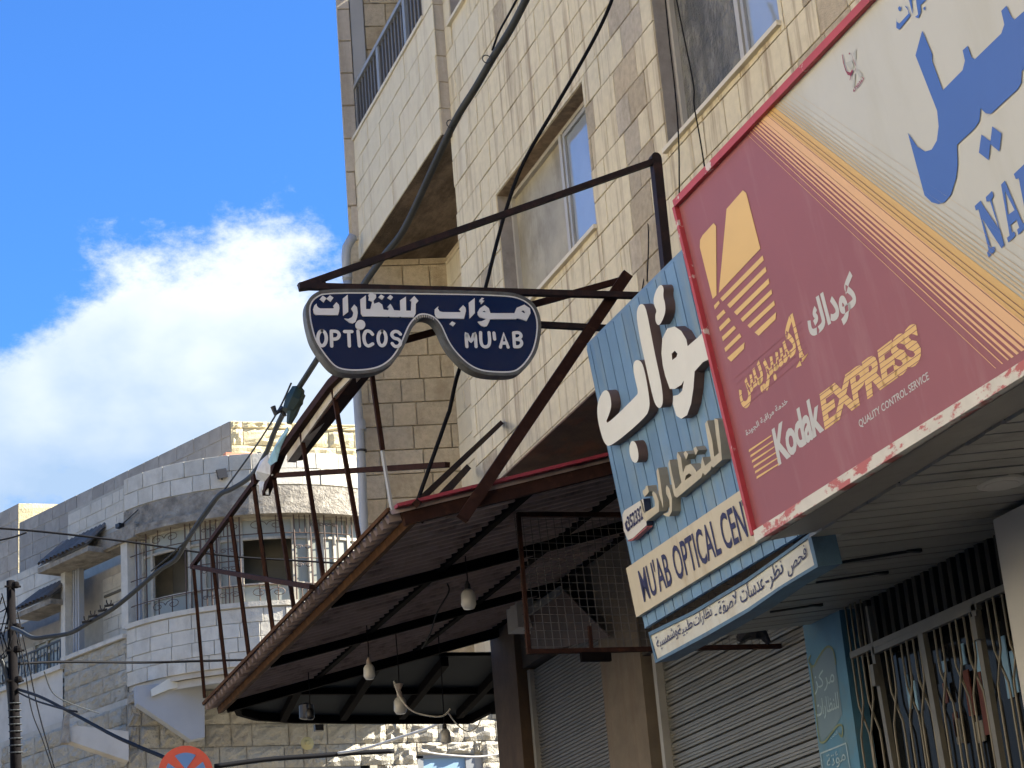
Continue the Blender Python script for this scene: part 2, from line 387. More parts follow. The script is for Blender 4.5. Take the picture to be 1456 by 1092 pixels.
def settle(limit=290):
    for (root, name), items in POOL.items():
        items.sort(key=lambda t: -t[0]); 
        for sc_, part, key, mw, mm in items[:limit]:
            put(bpy.data.objects.new(name, stone_mesh(key, mm, name)), part, mw)
        rest = items[limit:]
        if rest:
            mb = MB(); ml = []
            for _, part, key, mw, mm in rest:
                if mm not in ml: ml.append(mm)
                t = VARS[key]; mb.add([mw @ p for p in t.v], t.f, ml.index(mm))
            tag(mb.build(name+'_courses', ml, root), kind='stuff')
    POOL.clear()
def quadwall(mb, P0, U, Vv, W_, H_, holes, mi=0, back=0):     # flat sheet with rectangular openings
    us = sorted({0, W_, *[min(max(h[i], 0), W_) for h in holes for i in (0, 1)]}); vs = sorted({0, H_, *[min(max(h[i], 0), H_) for h in holes for i in (2, 3)]})
    U = V(U).normalized(); Vv = V(Vv).normalized(); P0 = V(P0)
    for i in range(len(us)-1):
        for j in range(len(vs)-1):
            cu, cv = (us[i]+us[i+1])/2, (vs[j]+vs[j+1])/2
            if any(h[0] < cu < h[1] and h[2] < cv < h[3] for h in holes): continue
            if us[i+1]-us[i] < 1e-5 or vs[j+1]-vs[j] < 1e-5: continue
            mb.add([P0+U*us[i]+Vv*vs[j], P0+U*us[i+1]+Vv*vs[j], P0+U*us[i+1]+Vv*vs[j+1], P0+U*us[i]+Vv*vs[j+1]], [(0, 1, 2, 3)], mi)

# ================================================================== SETTING
g = MB(); g.add([(-900, -900, -1.6), (900, -900, -1.6), (900, 900, -1.6), (-900, 900, -1.6)], [(0, 1, 2, 3)]); tag(g.build('ground', mat('dry earth', (.14, .12, .09), .95, noise=.2, nscale=.3)), kind='structure')
g = MB(); g.abox(-6.3, 3.6, -29, 29, -1.59, -1.58); tag(g.build('road', M_GROUND), kind='structure')
g = MB(); g.abox(3.6, 5.6, -29, 16.4, -1.6, -1.46); g.abox(-7.6, -6.3, -29, 29, -1.6, -1.46); tag(g.build('pavement', M_PAVE), kind='structure')

# ================================================================== MAIN STONE BUILDING
XF, YE = 5.0, 14.35
ZT = 11.0
HB = thing('stone_building', (8, 8, -1.6), 'cream limestone building with stained facade, corner balcony and projecting shop signs', 'building')
shell = MB(); shell.abox(5.75, 17, -29, 14.9, -1.6, 3.4); shell.abox(5.75, 17, -29, 16.7, 3.4, ZT-.02)
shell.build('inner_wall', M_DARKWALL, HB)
# facade plane, openings (u runs towards the camera: u = YE - Y)
def fu(Y): return YE-Y
w1 = (fu(13.37), fu(11.47), 5.47-4.4, 6.57-4.4); w2 = (fu(10.24), fu(8.65), 5.45-4.4, 6.75-4.4)
w3 = (fu(14.12), fu(12.9), 8.54-4.4, 9.9-4.4); w4 = (fu(11.6), fu(10.2), 8.54-4.4, 9.9-4.4); w5 = (fu(6.3), fu(4.9), 5.45-4.4, 6.75-4.4)
holes = [w1, w2, w3, w4, w5]
fm = MB(); U = V((0, -1, 0)); UP = V((0, 0, 1)); P0 = V((XF+.02, YE, 4.4)); quadwall(fm, P0, U, UP, YE+30, ZT-4.4, holes)
fm.add([(XF+.02, YE, 4.4), (XF+.02, YE, ZT), (5.75, YE, ZT), (5.75, YE, 4.4)], [(0, 1, 2, 3)])       # end face towards the loggia
fm.add([(XF+.02, -30, ZT), (XF+.02, YE, ZT), (5.75, YE, ZT), (5.75, -30, ZT)], [(0, 1, 2, 3)])
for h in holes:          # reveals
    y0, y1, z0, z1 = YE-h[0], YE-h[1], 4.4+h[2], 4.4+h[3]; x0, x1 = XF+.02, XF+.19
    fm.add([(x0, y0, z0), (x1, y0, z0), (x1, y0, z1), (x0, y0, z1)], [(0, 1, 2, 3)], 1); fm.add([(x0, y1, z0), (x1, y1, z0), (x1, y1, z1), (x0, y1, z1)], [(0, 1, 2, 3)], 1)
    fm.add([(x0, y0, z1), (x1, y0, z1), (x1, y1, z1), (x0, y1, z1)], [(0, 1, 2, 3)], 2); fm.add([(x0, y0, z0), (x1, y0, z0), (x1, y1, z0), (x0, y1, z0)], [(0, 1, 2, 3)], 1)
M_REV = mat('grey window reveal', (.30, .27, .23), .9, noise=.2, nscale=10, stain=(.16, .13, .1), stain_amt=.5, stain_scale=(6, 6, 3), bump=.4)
M_LINT = mat('stained lintel soffit', (.25, .18, .11), .9, noise=.4, nscale=8, stain=(.08, .05, .03), stain_amt=.8, stain_scale=(6, 6, 6), bump=.5)  # darker, browner base than the wall stone, with random blotches
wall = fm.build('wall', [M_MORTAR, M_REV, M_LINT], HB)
def fmat(u, v, r):
    Y = YE-u
    if 10.55 < Y < 10.95 and v < 4.2: return M_STONE_R
    if 11.25 < Y < 11.45 and v < 2.4 and r.random() < .35: return M_STONE_R
    if 8.0 < Y < 8.55 and v < 3.4: return M_STONE_R if r.random() < .45 else M_STONE
    if v > 5.2 or Y > 13.5 and v > 2.6: return M_STONE_C if r.random() < .6 else M_STONE
    return M_STONE_R if r.random() < .03 else M_STONE
lay(HB, wall, (XF+.02, YE, 4.4), U, UP, YE-5.0, ZT-4.4-.9, .245, .15, .42, holes, mf=fmat, seed=3, N_=(-1, 0, 0))
# plastered end strip at the slab edge
mb = MB(); mb.abox(XF+.012, 5.7, -30, YE-.004, 4.388, 4.40); mb.build('slab_edge', M_STONE, HB)
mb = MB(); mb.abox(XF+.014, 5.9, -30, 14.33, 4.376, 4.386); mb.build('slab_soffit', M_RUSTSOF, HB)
mb = MB(); mb.abox(5.03, 5.9, 13.72, 13.95, 3.2, 4.38); mb.build('cross_beam', M_PLASTER, HB)
# windows
def window(Y0, Y1, Z0, Z1, split, left_mat, right_mat, X=XF+.155, nm='window'):
    f = MB(); t = .032
    f.abox(X-.03, X+.02, Y1, Y0, Z0, Z0+t); f.abox(X-.03, X+.02, Y1, Y0, Z1-t, Z1)
    f.abox(X-.03, X+.02, Y0-t, Y0, Z0, Z1); f.abox(X-.03, X+.02, Y1, Y1+t, Z0, Z1)
    ym = Y0+(Y1-Y0)*split; f.abox(X-.04, X+.02, ym-.024, ym+.024, Z0+t, Z1-t)
    w = f.build(nm, M_ALU, HB)
    a = MB(); a.abox(X+.004, X+.012, ym+.03, Y0-.03, Z0+.03, Z1-.03); a.build('pane', left_mat, w)
    a = MB(); a.abox(X-.012, X-.004, Y1+.03, ym-.03, Z0+.03, Z1-.03); a.build('pane', right_mat, w)
    # sliding sash frame of the near pane
    a = MB()
    for (ya, yb, za, zb) in ((Y1+.045, Y1+.08, Z0+.045, Z1-.045), (ym-.075, ym-.04, Z0+.045, Z1-.045), (Y1+.08, ym-.075, Z0+.045, Z0+.08), (Y1+.08, ym-.075, Z1-.08, Z1-.045)): a.abox(X-.032, X-.014, ya, yb, za, zb)
    a.build('sash', M_ALUD, w)
    a = MB(); a.abox(XF-.022, X+.02, Y1-.02, Y0+.02, Z0-.032, Z0-.002); a.build('sill', M_SLAT, w)
    return w
window(13.37, 11.47, 5.47, 6.57, .60, M_GLASSD, M_GLASSB)
window(10.24, 8.65, 5.45, 6.75, .58, M_PLASTIC, M_GLASSB)
window(14.12, 12.9, 8.54, 9.9, .5, M_GLASSB, M_GLASSB)
window(11.6, 10.2, 8.54, 9.9, .5, M_GLASSB, M_GLASSB); window(6.3, 4.9, 5.45, 6.75, .5, M_GLASSB, M_GLASSB)
# balcony: stone parapet box Y 14.27..17.04, X 4.9..5.73
BX, BY0, BY1, BZ0, BZ1 = 4.90, 14.27, 17.04, 7.55, 8.80
b = MB(); b.abox(BX+.02, BX+.14, BY0+.02, BY1, BZ0, BZ1); b.abox(BX+.14, XF+.02, BY0+.02, BY0+.14, BZ0, BZ1+1.2)
b.abox(BX+.02, BX+.14, BY0+.02, BY0+.26, BZ1, ZT)
balc = b.build('balcony', M_MORTAR, HB)
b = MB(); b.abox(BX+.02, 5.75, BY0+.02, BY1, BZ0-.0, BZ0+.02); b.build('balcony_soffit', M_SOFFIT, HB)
b = MB(); b.abox(BX-.005, BX+.16, BY0+.27, BY1+.02, BZ1, BZ1+.035); b.build('coping', M_SLAT, balc)
lay(HB, balc, (BX+.02, BY1, BZ0), (0, -1, 0), UP, BY1-BY0, BZ1-BZ0, .25, .24, .5, m=M_STONE_C, seed=11, N_=(-1, 0, 0))
lay(HB, balc, (BX+.02, BY0+.02, BZ0), (1, 0, 0), UP, .10, ZT-BZ0, .25, .3, .5, m=M_STONE_SH, seed=12, N_=(0, -1, 0))
lay(HB, balc, (BX+.02, BY0+.28, BZ1), (0, -1, 0), UP, .28, ZT-BZ1, .25, .3, .5, m=M_STONE_C, seed=13, N_=(-1, 0, 0))
# railing on the balcony (top rail, posts, balusters)
RX = BX+.07; rz0, rz1 = BZ1+.035, BZ1+.60
r_ = MB(); r_.bar((RX, BY1-.02, rz1), (RX, BY0+.28, rz1), .06, .045); r_.bar((RX, BY1-.02, rz0+.03), (RX, BY0+.28, rz0+.03), .03)
for y in (BY1-.05, BY1-.95, BY1-1.85, BY0+.32): r_.bar((RX, y, rz0), (RX, y, rz1), .05, .07)
rail = r_.build('railing', mat('grey painted rail', (.24, .26, .27), .5, noise=.1), HB)
y = BY1-.14
while y > BY0+.4:
    q = MB(); q.bar((RX, y, rz0+.03), (RX, y, rz1-.02), .02, .035); q.build('baluster', mat('dull baluster steel', (.10, .10, .10), .6), rail); y -= .105
# loggia back wall (rough stone), slightly turned
LA, LB = V((4.83, 17.0, 0)), V((5.75, 16.78, 0)); LU = (LB-LA).normalized(); LN = V((LU.y, -LU.x, 0))
lw = MB(); quadwall(lw, LA+V((0, 0, 3.3)), LU, UP, (LB-LA).length, ZT-3.3, [])
lw.add([LA+V((0, 0, 3.3)), LA+V((.62, 1.5, 3.3)), LA+V((.62, 1.5, ZT)), LA+V((0, 0, ZT))], [(0, 1, 2, 3)])
loggia = lw.build('rear_wall', M_MORTAR, HB)
lay(HB, loggia, LA+V((0, 0, 3.3)), LU, UP, (LB-LA).length-.02, 4.24, .232, .2, .46, m=M_STONE_R, seed=21, N_=LN, depth=.028)
lay(HB, loggia, LA+LU*.27+V((0, 0, 8.0)), LU, UP, .65, ZT-8.2, .26, .3, .5, m=M_STONE_R, seed=22, N_=LN, depth=.028)
lay(HB, loggia, LA+LU*.0+V((0, 0, 7.75)), LU, UP, .13, ZT-7.9, .36, .3, .5, m=M_STONE_SH, seed=23, N_=LN, depth=.05)
q = MB(); q.box(LA+LU*.2+LN*.02+V((0, 0, 10.3)), LU*.065, LN*.02, (0, 0, 2.4)); q.build('plaster_strip', M_RENDER, loggia)
q = MB(); q.abox(4.95, 5.75, 14.6, 17.6, ZT, ZT+.2); q.abox(4.9, 17, -30, 14.5, ZT, ZT+.25); q.build('roof', M_CONC, HB)
# recessed strip between facade and loggia wall (plane X=5.72)
sm = MB(); quadwall(sm, (5.72, 16.85, 3.3), (0, -1, 0), UP, 2.55, 4.25, []); strip = sm.build('side_wall', M_MORTAR, HB)
lay(HB, strip, (5.72, 16.82, 3.3), (0, -1, 0), UP, 2.5, 4.2, .26, .4, .7, m=M_STONE_C, seed=31, N_=(-1, 0, 0))
# far end of the facade at ground floor + shop wall plane
XS = 5.30
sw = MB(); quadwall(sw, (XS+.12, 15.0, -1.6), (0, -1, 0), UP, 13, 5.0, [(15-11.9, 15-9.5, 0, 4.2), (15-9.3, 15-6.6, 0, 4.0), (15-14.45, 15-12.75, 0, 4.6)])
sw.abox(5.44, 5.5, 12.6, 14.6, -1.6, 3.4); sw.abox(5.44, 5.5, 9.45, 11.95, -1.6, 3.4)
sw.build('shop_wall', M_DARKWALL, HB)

# ================================================================== ACROSS THE STREET (buildings added outside the frame for bounce light and reflection)
def unseen_building(x0, x1, y0, y1, h, label, face):
    o = thing('town_building', ((x0+x1)/2, (y0+y1)/2, -1.6), label, 'building', 'town buildings round the street')
    w = MB(); w.abox(x0, x1, y0, y1, -1.6, h); w.build('wall', M_OPP, o)
    w = MB(); w.abox(x0-.15, x1+.15, y0-.15, y1+.15, h, h+.3); w.build('roof', M_CONC, o)
    me = None
    for k in range(int((y1-y0 if face == 'x' else x1-x0)//3.2)):
        for z in (1.8, 5.0, 8.2):
            if z+1.6 > h: continue
            q = MB()
            if face == 'x': q.abox(x1-.02, x1+.04, y0+1+k*3.2, y0+2.3+k*3.2, z, z+1.4)
            else: q.abox(x0+1+k*3.2, x0+2.3+k*3.2, y1-.02, y1+.04, z, z+1.4)
            q.build('window', M_GLASSK, o)
unseen_building(-20, -7.6, -28, -4, 9.5, 'sunlit cream building across the street behind the viewer', 'x')
unseen_building(-20, -7.6, -3.4, 15, 8.0, 'low sunlit cream building across the street on the left', 'x')
unseen_building(-7, 4.6, -44, -30, 19.6, 'plain tall building closing the street far behind the viewer', 'y')  # added block, height set to darken the lower part of the sign's reflection

# ================================================================== CORRUGATED AWNING
AX, AZ, AS = 2.99, 2.84, .257
AN = V((-AS, 0, 1)).normalized(); AWP = Plane((AX, 12, AZ), -AN, (0, 1, 0))
def aw(x, y, off=0): return V((x, y, AZ+AS*(x-AX)))+AN*off
aws = thing('awning', (4.1, 12.3, 2.8), 'maroon corrugated sheet awning on black beams with a dark red edge strip', 'awning')
m = MB(); ya, yb, x0, x1 = 9.66, 14.9, 2.90, 5.28; p = .118; n = int((yb-ya)/p*10)
for i in range(n+1):
    y = ya+(yb-ya)*i/n; o = .026*max(-1, min(1, 1.6*math.sin(2*math.pi*(y-ya)/p)))
    for x in (x0, x1): m.v += [aw(x, y, o+.040), aw(x, y, o+.043)]
for i in range(n):
    a, b = 4*i, 4*(i+1)
    m.f += [(a, b, b+2, a+2), (a+1, a+3, b+3, b+1)]; m.m += [0, 0]
m.build('corrugated_sheet', M_SHEET, aws)
def awbeam(nm, a, b, w, h, mt, off=0): q = MB(); q.bar(aw(*a, off), aw(*b, off), w, h, up=AN); return q.build(nm, mt, aws)
for y in (11.5, 13.2): awbeam('rafter', (3.02, y), (5.28, y), .045, .065, M_BLKBEAM, -.01)
awbeam('rafter', (3.02, 14.72), (5.28, 14.72), .06, .08, M_BLKBEAM, -.02)
for x in (3.73, 4.53, 5.2): awbeam('purlin', (x, 9.72), (x, 14.74), .06, .04, M_BLKBEAM, .02)
awbeam('eave_angle', (3.0, 9.68), (3.0, 14.86), .04, .045, M_OCHRE, -.01)
awbeam('eave_strip', (2.90, 9.68), (2.90, 14.88), .02, .02, M_OCHRE, .075)
awbeam('side_fascia', (2.96, 9.69), (5.28, 9.69), .04, .075, M_BROWN, .01)
q = MB(); q.bar(aw(2.93, 9.65, .075), aw(5.28, 9.65, .075), .06, .018, up=AN); q.build('edge_flashing', M_RED, aws)

# old tilted sign frame standing on the eave
BN = V((-1, 0, -.145)).normalized(); BP = Plane((AX-.01, 12, AZ+.09), BN, (0, 1, 0))
bf = thing('sign_skeleton', (2.95, 12.2, 2.9), 'bare rusty brown sign skeleton of upright bars standing on the awning eave', 'sign frame')
def bb(nm, pts, r, mt=M_BROWN, off=0, sq=True):
    w = [BP.at(*p, off=off) for p in pts]; q = MB()
    for a, b in zip(w, w[1:]): q.bar(a, b, r)
    return q.build(nm, mt, bf)
bb('top_rail', [(273, 806), (378, 664)], .032)
for pts in ([(275, 805), (291, 992)], [(300, 772), (322, 968)], [(328, 733), (355, 940)], [(361, 690), (389, 902)], [(388, 668), (419, 872)], [(427, 606), (460, 822)], [(472, 545), (514, 785)], [(527, 520), (544, 640)]):
    bb('upright', pts, .024)
bb('upper_rail', [(380, 700), (403, 642), (474, 546), (500, 520)], .05, off=.01)
bb('channel_lip', [(410, 652), (478, 556), (503, 529)], .055, M_FRAMEC, off=-.02)
q = MB(); q.bar(BP.at(408, 655, -.05), BP.at(502, 535, -.05), .02, .10, up=BN); q.build('channel_face', M_BROWN, bf)
q = MB(); q.bar(BP.at(275, 806), AWP.at(447, 846, -.05), .03); q.build('brace', M_BROWN, bf)
q = MB(); q.bar(BP.at(392, 676), V((3.28, 9.85, 3.2)), .03); q.build('brace', M_BROWN, bf)
# white painted flat beside the near upright
q = MB(); q.bar(BP.at(540, 620), BP.at(557, 738, -.01), .035, .012, up=BN); q.build('pale_strip', M_ALUD, bf)
# torn banner scraps
sc1 = thing('banner_scrap', BP.at(385, 700), 'torn white banner scrap hanging where the sign skeleton rails meet', 'banner scrap')
def cloth(nm, pts, mt, parent, off, dep=.05):
    w = [BP.at(*p, off=off) for p in pts]; q = MB(); c = sum(w, V((0, 0, 0)))/len(w); c = c+BP.n*dep
    q.add(w+[c], [(i, (i+1) % len(w), len(w)) for i in range(len(w))]); q.add([p-BP.n*.004 for p in w]+[c-BP.n*.004], [((i+1) % len(w), i, len(w)) for i in range(len(w))])
    return q.build(nm, mt, parent)
M_SCRAP = mat('dirty white banner vinyl', (.50, .52, .52), .5, noise=.2, nscale=12, stain=(.3, .24, .18), stain_amt=.5, stain_scale=(9, 9, 3))
M_SCRAPB = mat('pale blue banner vinyl', (.22, .42, .52), .5, noise=.2, nscale=12)
cloth('vinyl', [(369, 672), (376, 655), (386, 646), (391, 662), (394, 675), (383, 684), (371, 681)], M_SCRAP, sc1, .03)
cloth('vinyl', [(372, 684), (385, 684), (386, 703), (373, 702)], M_SCRAP, sc1, .02, .02)
sc2 = cloth('banner_scrap', [(389, 656), (398, 636), (406, 622), (417, 606), (419, 611), (408, 634), (402, 655), (393, 661)], M_SCRAPB, None, .04, .02)
tag(sc2, 'torn pale blue banner strip caught on the sign skeleton above the white scrap', 'banner scrap')
q = MB(); q.box(BP.at(365, 683, .02), (0, .04, 0), (0, 0, .035), (.01, 0, 0)); tag(q.build('joint_plate', M_BROWN, bf))

# ================================================================== BRACKET FRAME + GLASSES SIGN (plane facing the viewer)
YB = 9.50
GP = Plane((3, YB, 4), (0, -1, 0), (1, 0, 0)); GQ = Plane((3, YB+.12, 4), (0, -1, 0), (1, 0, 0)); GR = Plane((3, 9.60, 4), (0, -1, 0), (1, 0, 0))
br = thing('sign_bracket', (3.6, YB, 3.9), 'black steel bracket reaching out from the facade to carry the glasses shaped sign', 'bracket')
def gb(nm, a, b, w, h=None, mt=M_BLACKST, pl=GQ): q = MB(); q.bar(pl.at(*a), pl.at(*b), w, h or w, up=(0, 1, 0)); return q.build(nm, mt, br)
gb('post', (932, 226), (952, 420), .055)
gb('tie_bar', (425, 408), (932, 229), .034)
gb('top_bar', (425, 407), (925, 421), .034, pl=Plane((3, YB+.05, 4), (0, -1, 0), (1, 0, 0)))
gb('lower_bar', (560, 451), (868, 467), .032)
gb('return_bar', (425, 410), (463, 405), .03, pl=GR)
q = MB(); q.lathe([(-.03, .03), (.03, .03)], GQ.at(931, 226), (0, 1, 0), 12); q.build('bolt_cap', M_BLACKST, br)
st = thing('stay_frame', GR.at(780, 560), 'dark brown diagonal steel stay propped between awning edge and facade', 'stay')
def sb(nm, a, b, w, pl=GR, h=None): q = MB(); q.bar(pl.at(*a), pl.at(*b), w, h or w*.6, up=(0, 1, 0)); return q.build(nm, M_BROWN, st)
sb('stay', (657, 738), (892, 390), .062); sb('cross_bar', (556, 489), (888, 397), .036, Plane((3, 9.66, 4), (0, -1, 0), (1, 0, 0)))
sb('end_plate', (884, 388), (896, 398), .04)
for k, (a, b) in enumerate((((712, 602), (592, 716)), ((664, 666), (612, 724)))):
    w = onX(*a, XF-.01) if k == 0 else onX(*a, 5.02)
    q = MB(); q.bar(w, GR.at(*b)+V((0, .15*k, 0)), .034 if k == 0 else .05, up=(0, 1, 0)); tag(q.build('wall_strut', M_BROWN), ['thin rusty strut running from the facade down to the awning corner', 'short thick rusty strut bolted to the wall corner above the awning'][k], 'strut')
# glasses sign
Z1 = lambda x, y: (420+x/7.532, 400+y/7.532); Z2 = lambda x, y: (590+x/7.532, 400+y/7.532)
gs = thing('glasses_sign', GP.at(600, 540), 'dark blue sign shaped like a pair of spectacles with white Arabic and Latin lettering', 'sign')
outer = [Z1(*p) for p in [(300, 60), (150, 120), (80, 230), (70, 330), (95, 480), (130, 600), (190, 720), (260, 830), (330, 920), (420, 1000), (560, 1030), (760, 1020), (900, 985), (1000, 920), (1090, 830), (1150, 720), (1200, 600), (1250, 500), (1320, 430)]]
outer += [Z2(*p) for p in [(60, 400), (130, 410), (190, 460), (240, 560), (280, 660), (330, 740), (400, 830), (480, 910), (580, 980), (700, 1020), (900, 1030), (1060, 1025), (1170, 960), (1250, 880), (1310, 780), (1350, 640), (1372, 480), (1350, 350), (1310, 250), (1220, 160), (1120, 115), (1000, 95), (700, 85), (300, 75)]]
inner = [Z1(*p) for p in [(330, 110), (200, 170), (145, 250), (140, 340), (160, 470), (200, 620), (250, 710), (320, 810), (400, 905), (480, 950), (620, 965), (790, 955), (920, 920), (1020, 850), (1090, 760), (1140, 670), (1180, 570), (1230, 460), (1300, 385)]]
inner += [Z2(*p) for p in [(60, 360), (140, 365), (210, 400), (270, 470), (310, 560), (350, 650), (410, 740), (500, 840), (600, 920), (720, 970), (900, 985), (1060, 980), (1140, 930), (1210, 850), (1270, 750), (1305, 620), (1320, 480), (1305, 370), (1260, 270), (1180, 205), (1080, 165), (960, 148), (600, 135), (300, 130)]]
def lin(pl, pts, off=0, k=2): return rounded([pl.at(*p, off=off) for p in pts], k)
M_RIM = mat('weathered galvanised rim', (.09, .095, .09), .5, noise=.35, nscale=22, stain=(.07, .055, .04), stain_amt=.6, stain_scale=(25, 25, 25), bump=.3)
M_GBLUE = mat('glossy navy sign face', (.001, .012, .060), .12, spec=.25, noise=.08, nscale=4)
M_GWHITE = mat('sign white', (.66, .68, .68), .5, noise=.06, nscale=9)
Li = lin(GP, inner, .0); Lo = None
def shrink(loop, d):
    n = len(loop); out = []
    area = sum((loop[i]-loop[0]).cross(loop[(i+1) % n]-loop[0]).dot(GP.n) for i in range(n))
    sg = 1 if area > 0 else -1
    for i in range(n):
        t = (loop[(i+1) % n]-loop[i-1]).normalized(); out.append(loop[i]+GP.n.cross(t)*d*sg)
    return out
Lo = shrink(Li, -.017)
q = MB(); q.prism([Lo], GP.n, .06); q.v = [p+V((0, .004, 0)) for p in q.v]; q.build('case', M_RIM, gs)
q = MB(); q.prism([[p+GP.n*.007 for p in Lo], [p+GP.n*.007 for p in Li]], GP.n, .008); q.build('rim', M_RIM, gs)
q = MB(); q.prism([[p+GP.n*.0015 for p in Li]], GP.n, 0); q.build('face', M_GBLUE, gs)
q = MB(); a = [p+GP.n*.0035 for p in shrink(Li, .001)]; b = [p+GP.n*.0035 for p in shrink(Li, .009)]; k = len(a)
q.add(a+b, [(i, (i+1) % k, k+(i+1) % k, k+i) for i in range(k)]); q.build('white_line', M_GWHITE, gs)
# traced letters on the spectacles
L1 = [[(188, 300), (200, 258), (222, 238), (225, 262), (240, 282), (262, 293), (400, 293), (414, 285), (402, 262), (434, 222), (462, 252), (468, 290), (462, 330), (452, 368), (215, 366), (196, 345)],
      [(258, 187), (288, 148), (328, 178), (300, 222)], [(330, 180), (366, 145), (404, 172), (374, 214)],
      [(505, 180), (556, 138), (562, 330), (508, 372)],
      [(594, 292), (625, 248), (655, 280), (663, 340), (655, 395), (640, 440), (608, 460), (575, 450), (520, 404), (560, 410), (595, 395), (612, 370), (618, 335)],
      [(692, 190), (750, 146), (752, 300), (800, 300), (820, 215), (780, 200), (786, 165), (778, 140), (806, 108), (826, 128), (858, 138), (860, 172), (832, 208), (838, 240), (890, 222), (925, 250), (938, 305), (985, 312), (1000, 290), (978, 278), (1012, 240), (1034, 275), (1052, 312), (1122, 318), (1118, 200), (1178, 160), (1182, 318), (1236, 318), (1240, 212), (1222, 200), (1268, 152), (1312, 208), (1284, 240), (1282, 350), (1262, 392), (1135, 390), (1120, 380), (1112, 390), (1010, 388), (996, 378), (985, 385), (720, 380), (700, 350)],
      [(885, 165), (912, 136), (948, 160), (925, 194)], [(980, 170), (1010, 140), (1042, 165), (1018, 197)]]
dn = lambda l: [(x, 18+y*.955) for x, y in l]
for lp in L1: poly(GP, [Z1(*p) for p in dn(lp)], M_GWHITE, gs, 'letter', lift=.010, depth=.008)
L2 = [[(208, 340), (210, 300), (245, 268), (240, 295), (260, 325), (290, 333), (480, 335), (488, 322), (470, 300), (510, 255), (536, 285), (540, 320), (520, 408), (240, 402), (218, 380)],
      [(365, 465), (392, 436), (430, 458), (405, 492)], [(574, 225), (634, 176), (636, 345), (582, 402)],
      [(668, 330), (690, 290), (740, 255), (785, 290), (802, 345), (1062, 345), (1085, 285), (1165, 250), (1225, 290), (1232, 345), (1190, 432), (1140, 415), (1090, 400), (1080, 412), (800, 412), (785, 450), (765, 490), (740, 498), (705, 485), (668, 440), (710, 435), (760, 410), (690, 390), (670, 360)],
      [(688, 195), (710, 172), (735, 180), (715, 192), (722, 205), (738, 205), (712, 240), (700, 238), (705, 222), (684, 215)]]
H2 = {3: [[(715, 332), (740, 312), (760, 335)], [(1130, 322), (1158, 310), (1178, 335), (1165, 348)]]}
for i, lp in enumerate(L2): poly(GP, [Z2(*p) for p in dn(lp)], M_GWHITE, gs, 'letter', lift=.010, depth=.008, holes=[[Z2(*p) for p in dn(h)] for h in H2.get(i, [])])
def strokes(pl, zf, segs, r, m_, parent, nm='letter', lift=.0075):
    for si, s in enumerate(segs):
        lift_ = lift+si*.0006
        pts = [V((*zf(*p), 0)) for p in s]; pts = smoothline(pts, 4) if len(pts) > 3 else pts
        w = [pl.at(p.x, p.y, off=lift_) for p in pts]; q = MB()
        n = len(w); closed = (w[0]-w[-1]).length < 1e-4; lft = []; rgt = []
        for i, p in enumerate(w):
            a = w[i-1] if i else (w[-2] if closed else w[0]); b = w[i+1] if i < n-1 else (w[1] if closed else w[-1])
            t = (b-a).normalized(); s_ = pl.n.cross(t); lft.append(p+s_*r); rgt.append(p-s_*r)
        q.add(lft+rgt, [(i, i+1, n+i+1, n+i) for i in range(n-1)])
        for p in (w[0], w[-1]): q.add([p+pl.n*.0003]+[p+pl.n*.0003+(pl.u*math.cos(a)+pl.v*math.sin(a))*r for a in [k*math.pi/5 for k in range(10)]], [(0, 1+k, 1+(k+1) % 10) for k in range(10)])
        q.build(nm, m_, parent)
O = lambda x, y, a=48, b=80: [(x+a*math.cos(t*math.pi/8-math.pi/2)*(1 if True else 0), y+b*math.sin(t*math.pi/8-math.pi/2)) for t in range(17)]
strokes(GP, Z1, [O(282, 615, 45, 80), [(380, 540), (385, 700)], [(380, 540), (440, 545), (465, 580), (440, 620), (385, 625)], [(522, 545), (600, 545)], [(566, 545), (573, 700)],
                 [(665, 540), (680, 700)], [(820, 575), (790, 545), (750, 545), (728, 600), (740, 670), (775, 700), (822, 678)], O(922, 620, 42, 78), [(1118, 575), (1090, 550), (1050, 548), (1025, 580), (1050, 615), (1095, 630), (1120, 665), (1100, 700), (1060, 705), (1030, 675)]], .0092, M_GWHITE, gs)
q = MB(); q.prism([[GP.at(*Z1(690+52*math.cos(a*math.pi/9), 475+52*math.sin(a*math.pi/9)), off=.0145) for a in range(18)]], GP.n, .01); q.build('letter_dot', M_GWHITE, gs)
strokes(GP, Z2, [[(552, 705), (545, 560), (595, 650), (635, 560), (650, 705)], [(698, 555), (702, 650), (720, 695), (755, 708), (785, 690), (795, 640), (788, 555)], [(840, 560), (848, 625)],
                 [(910, 712), (945, 565), (992, 712)], [(925, 668), (975, 668)], [(1050, 560), (1060, 708)], [(1050, 560), (1105, 558), (1130, 590), (1105, 622), (1060, 628)], [(1060, 628), (1120, 638), (1135, 675), (1110, 706), (1060, 708)]], .0092, M_GWHITE, gs)
# chrome studs along the nose arch
for k in range(9):
    t = k/8; p = Z2(-5+190*t, 385+(t-.5)**2*110+3); q = MB(); q.box(GP.at(*p, off=.02), (.0022, 0, 0), (0, .002, 0), (0, 0, .007)); q.build('stud', M_ALU, gs)

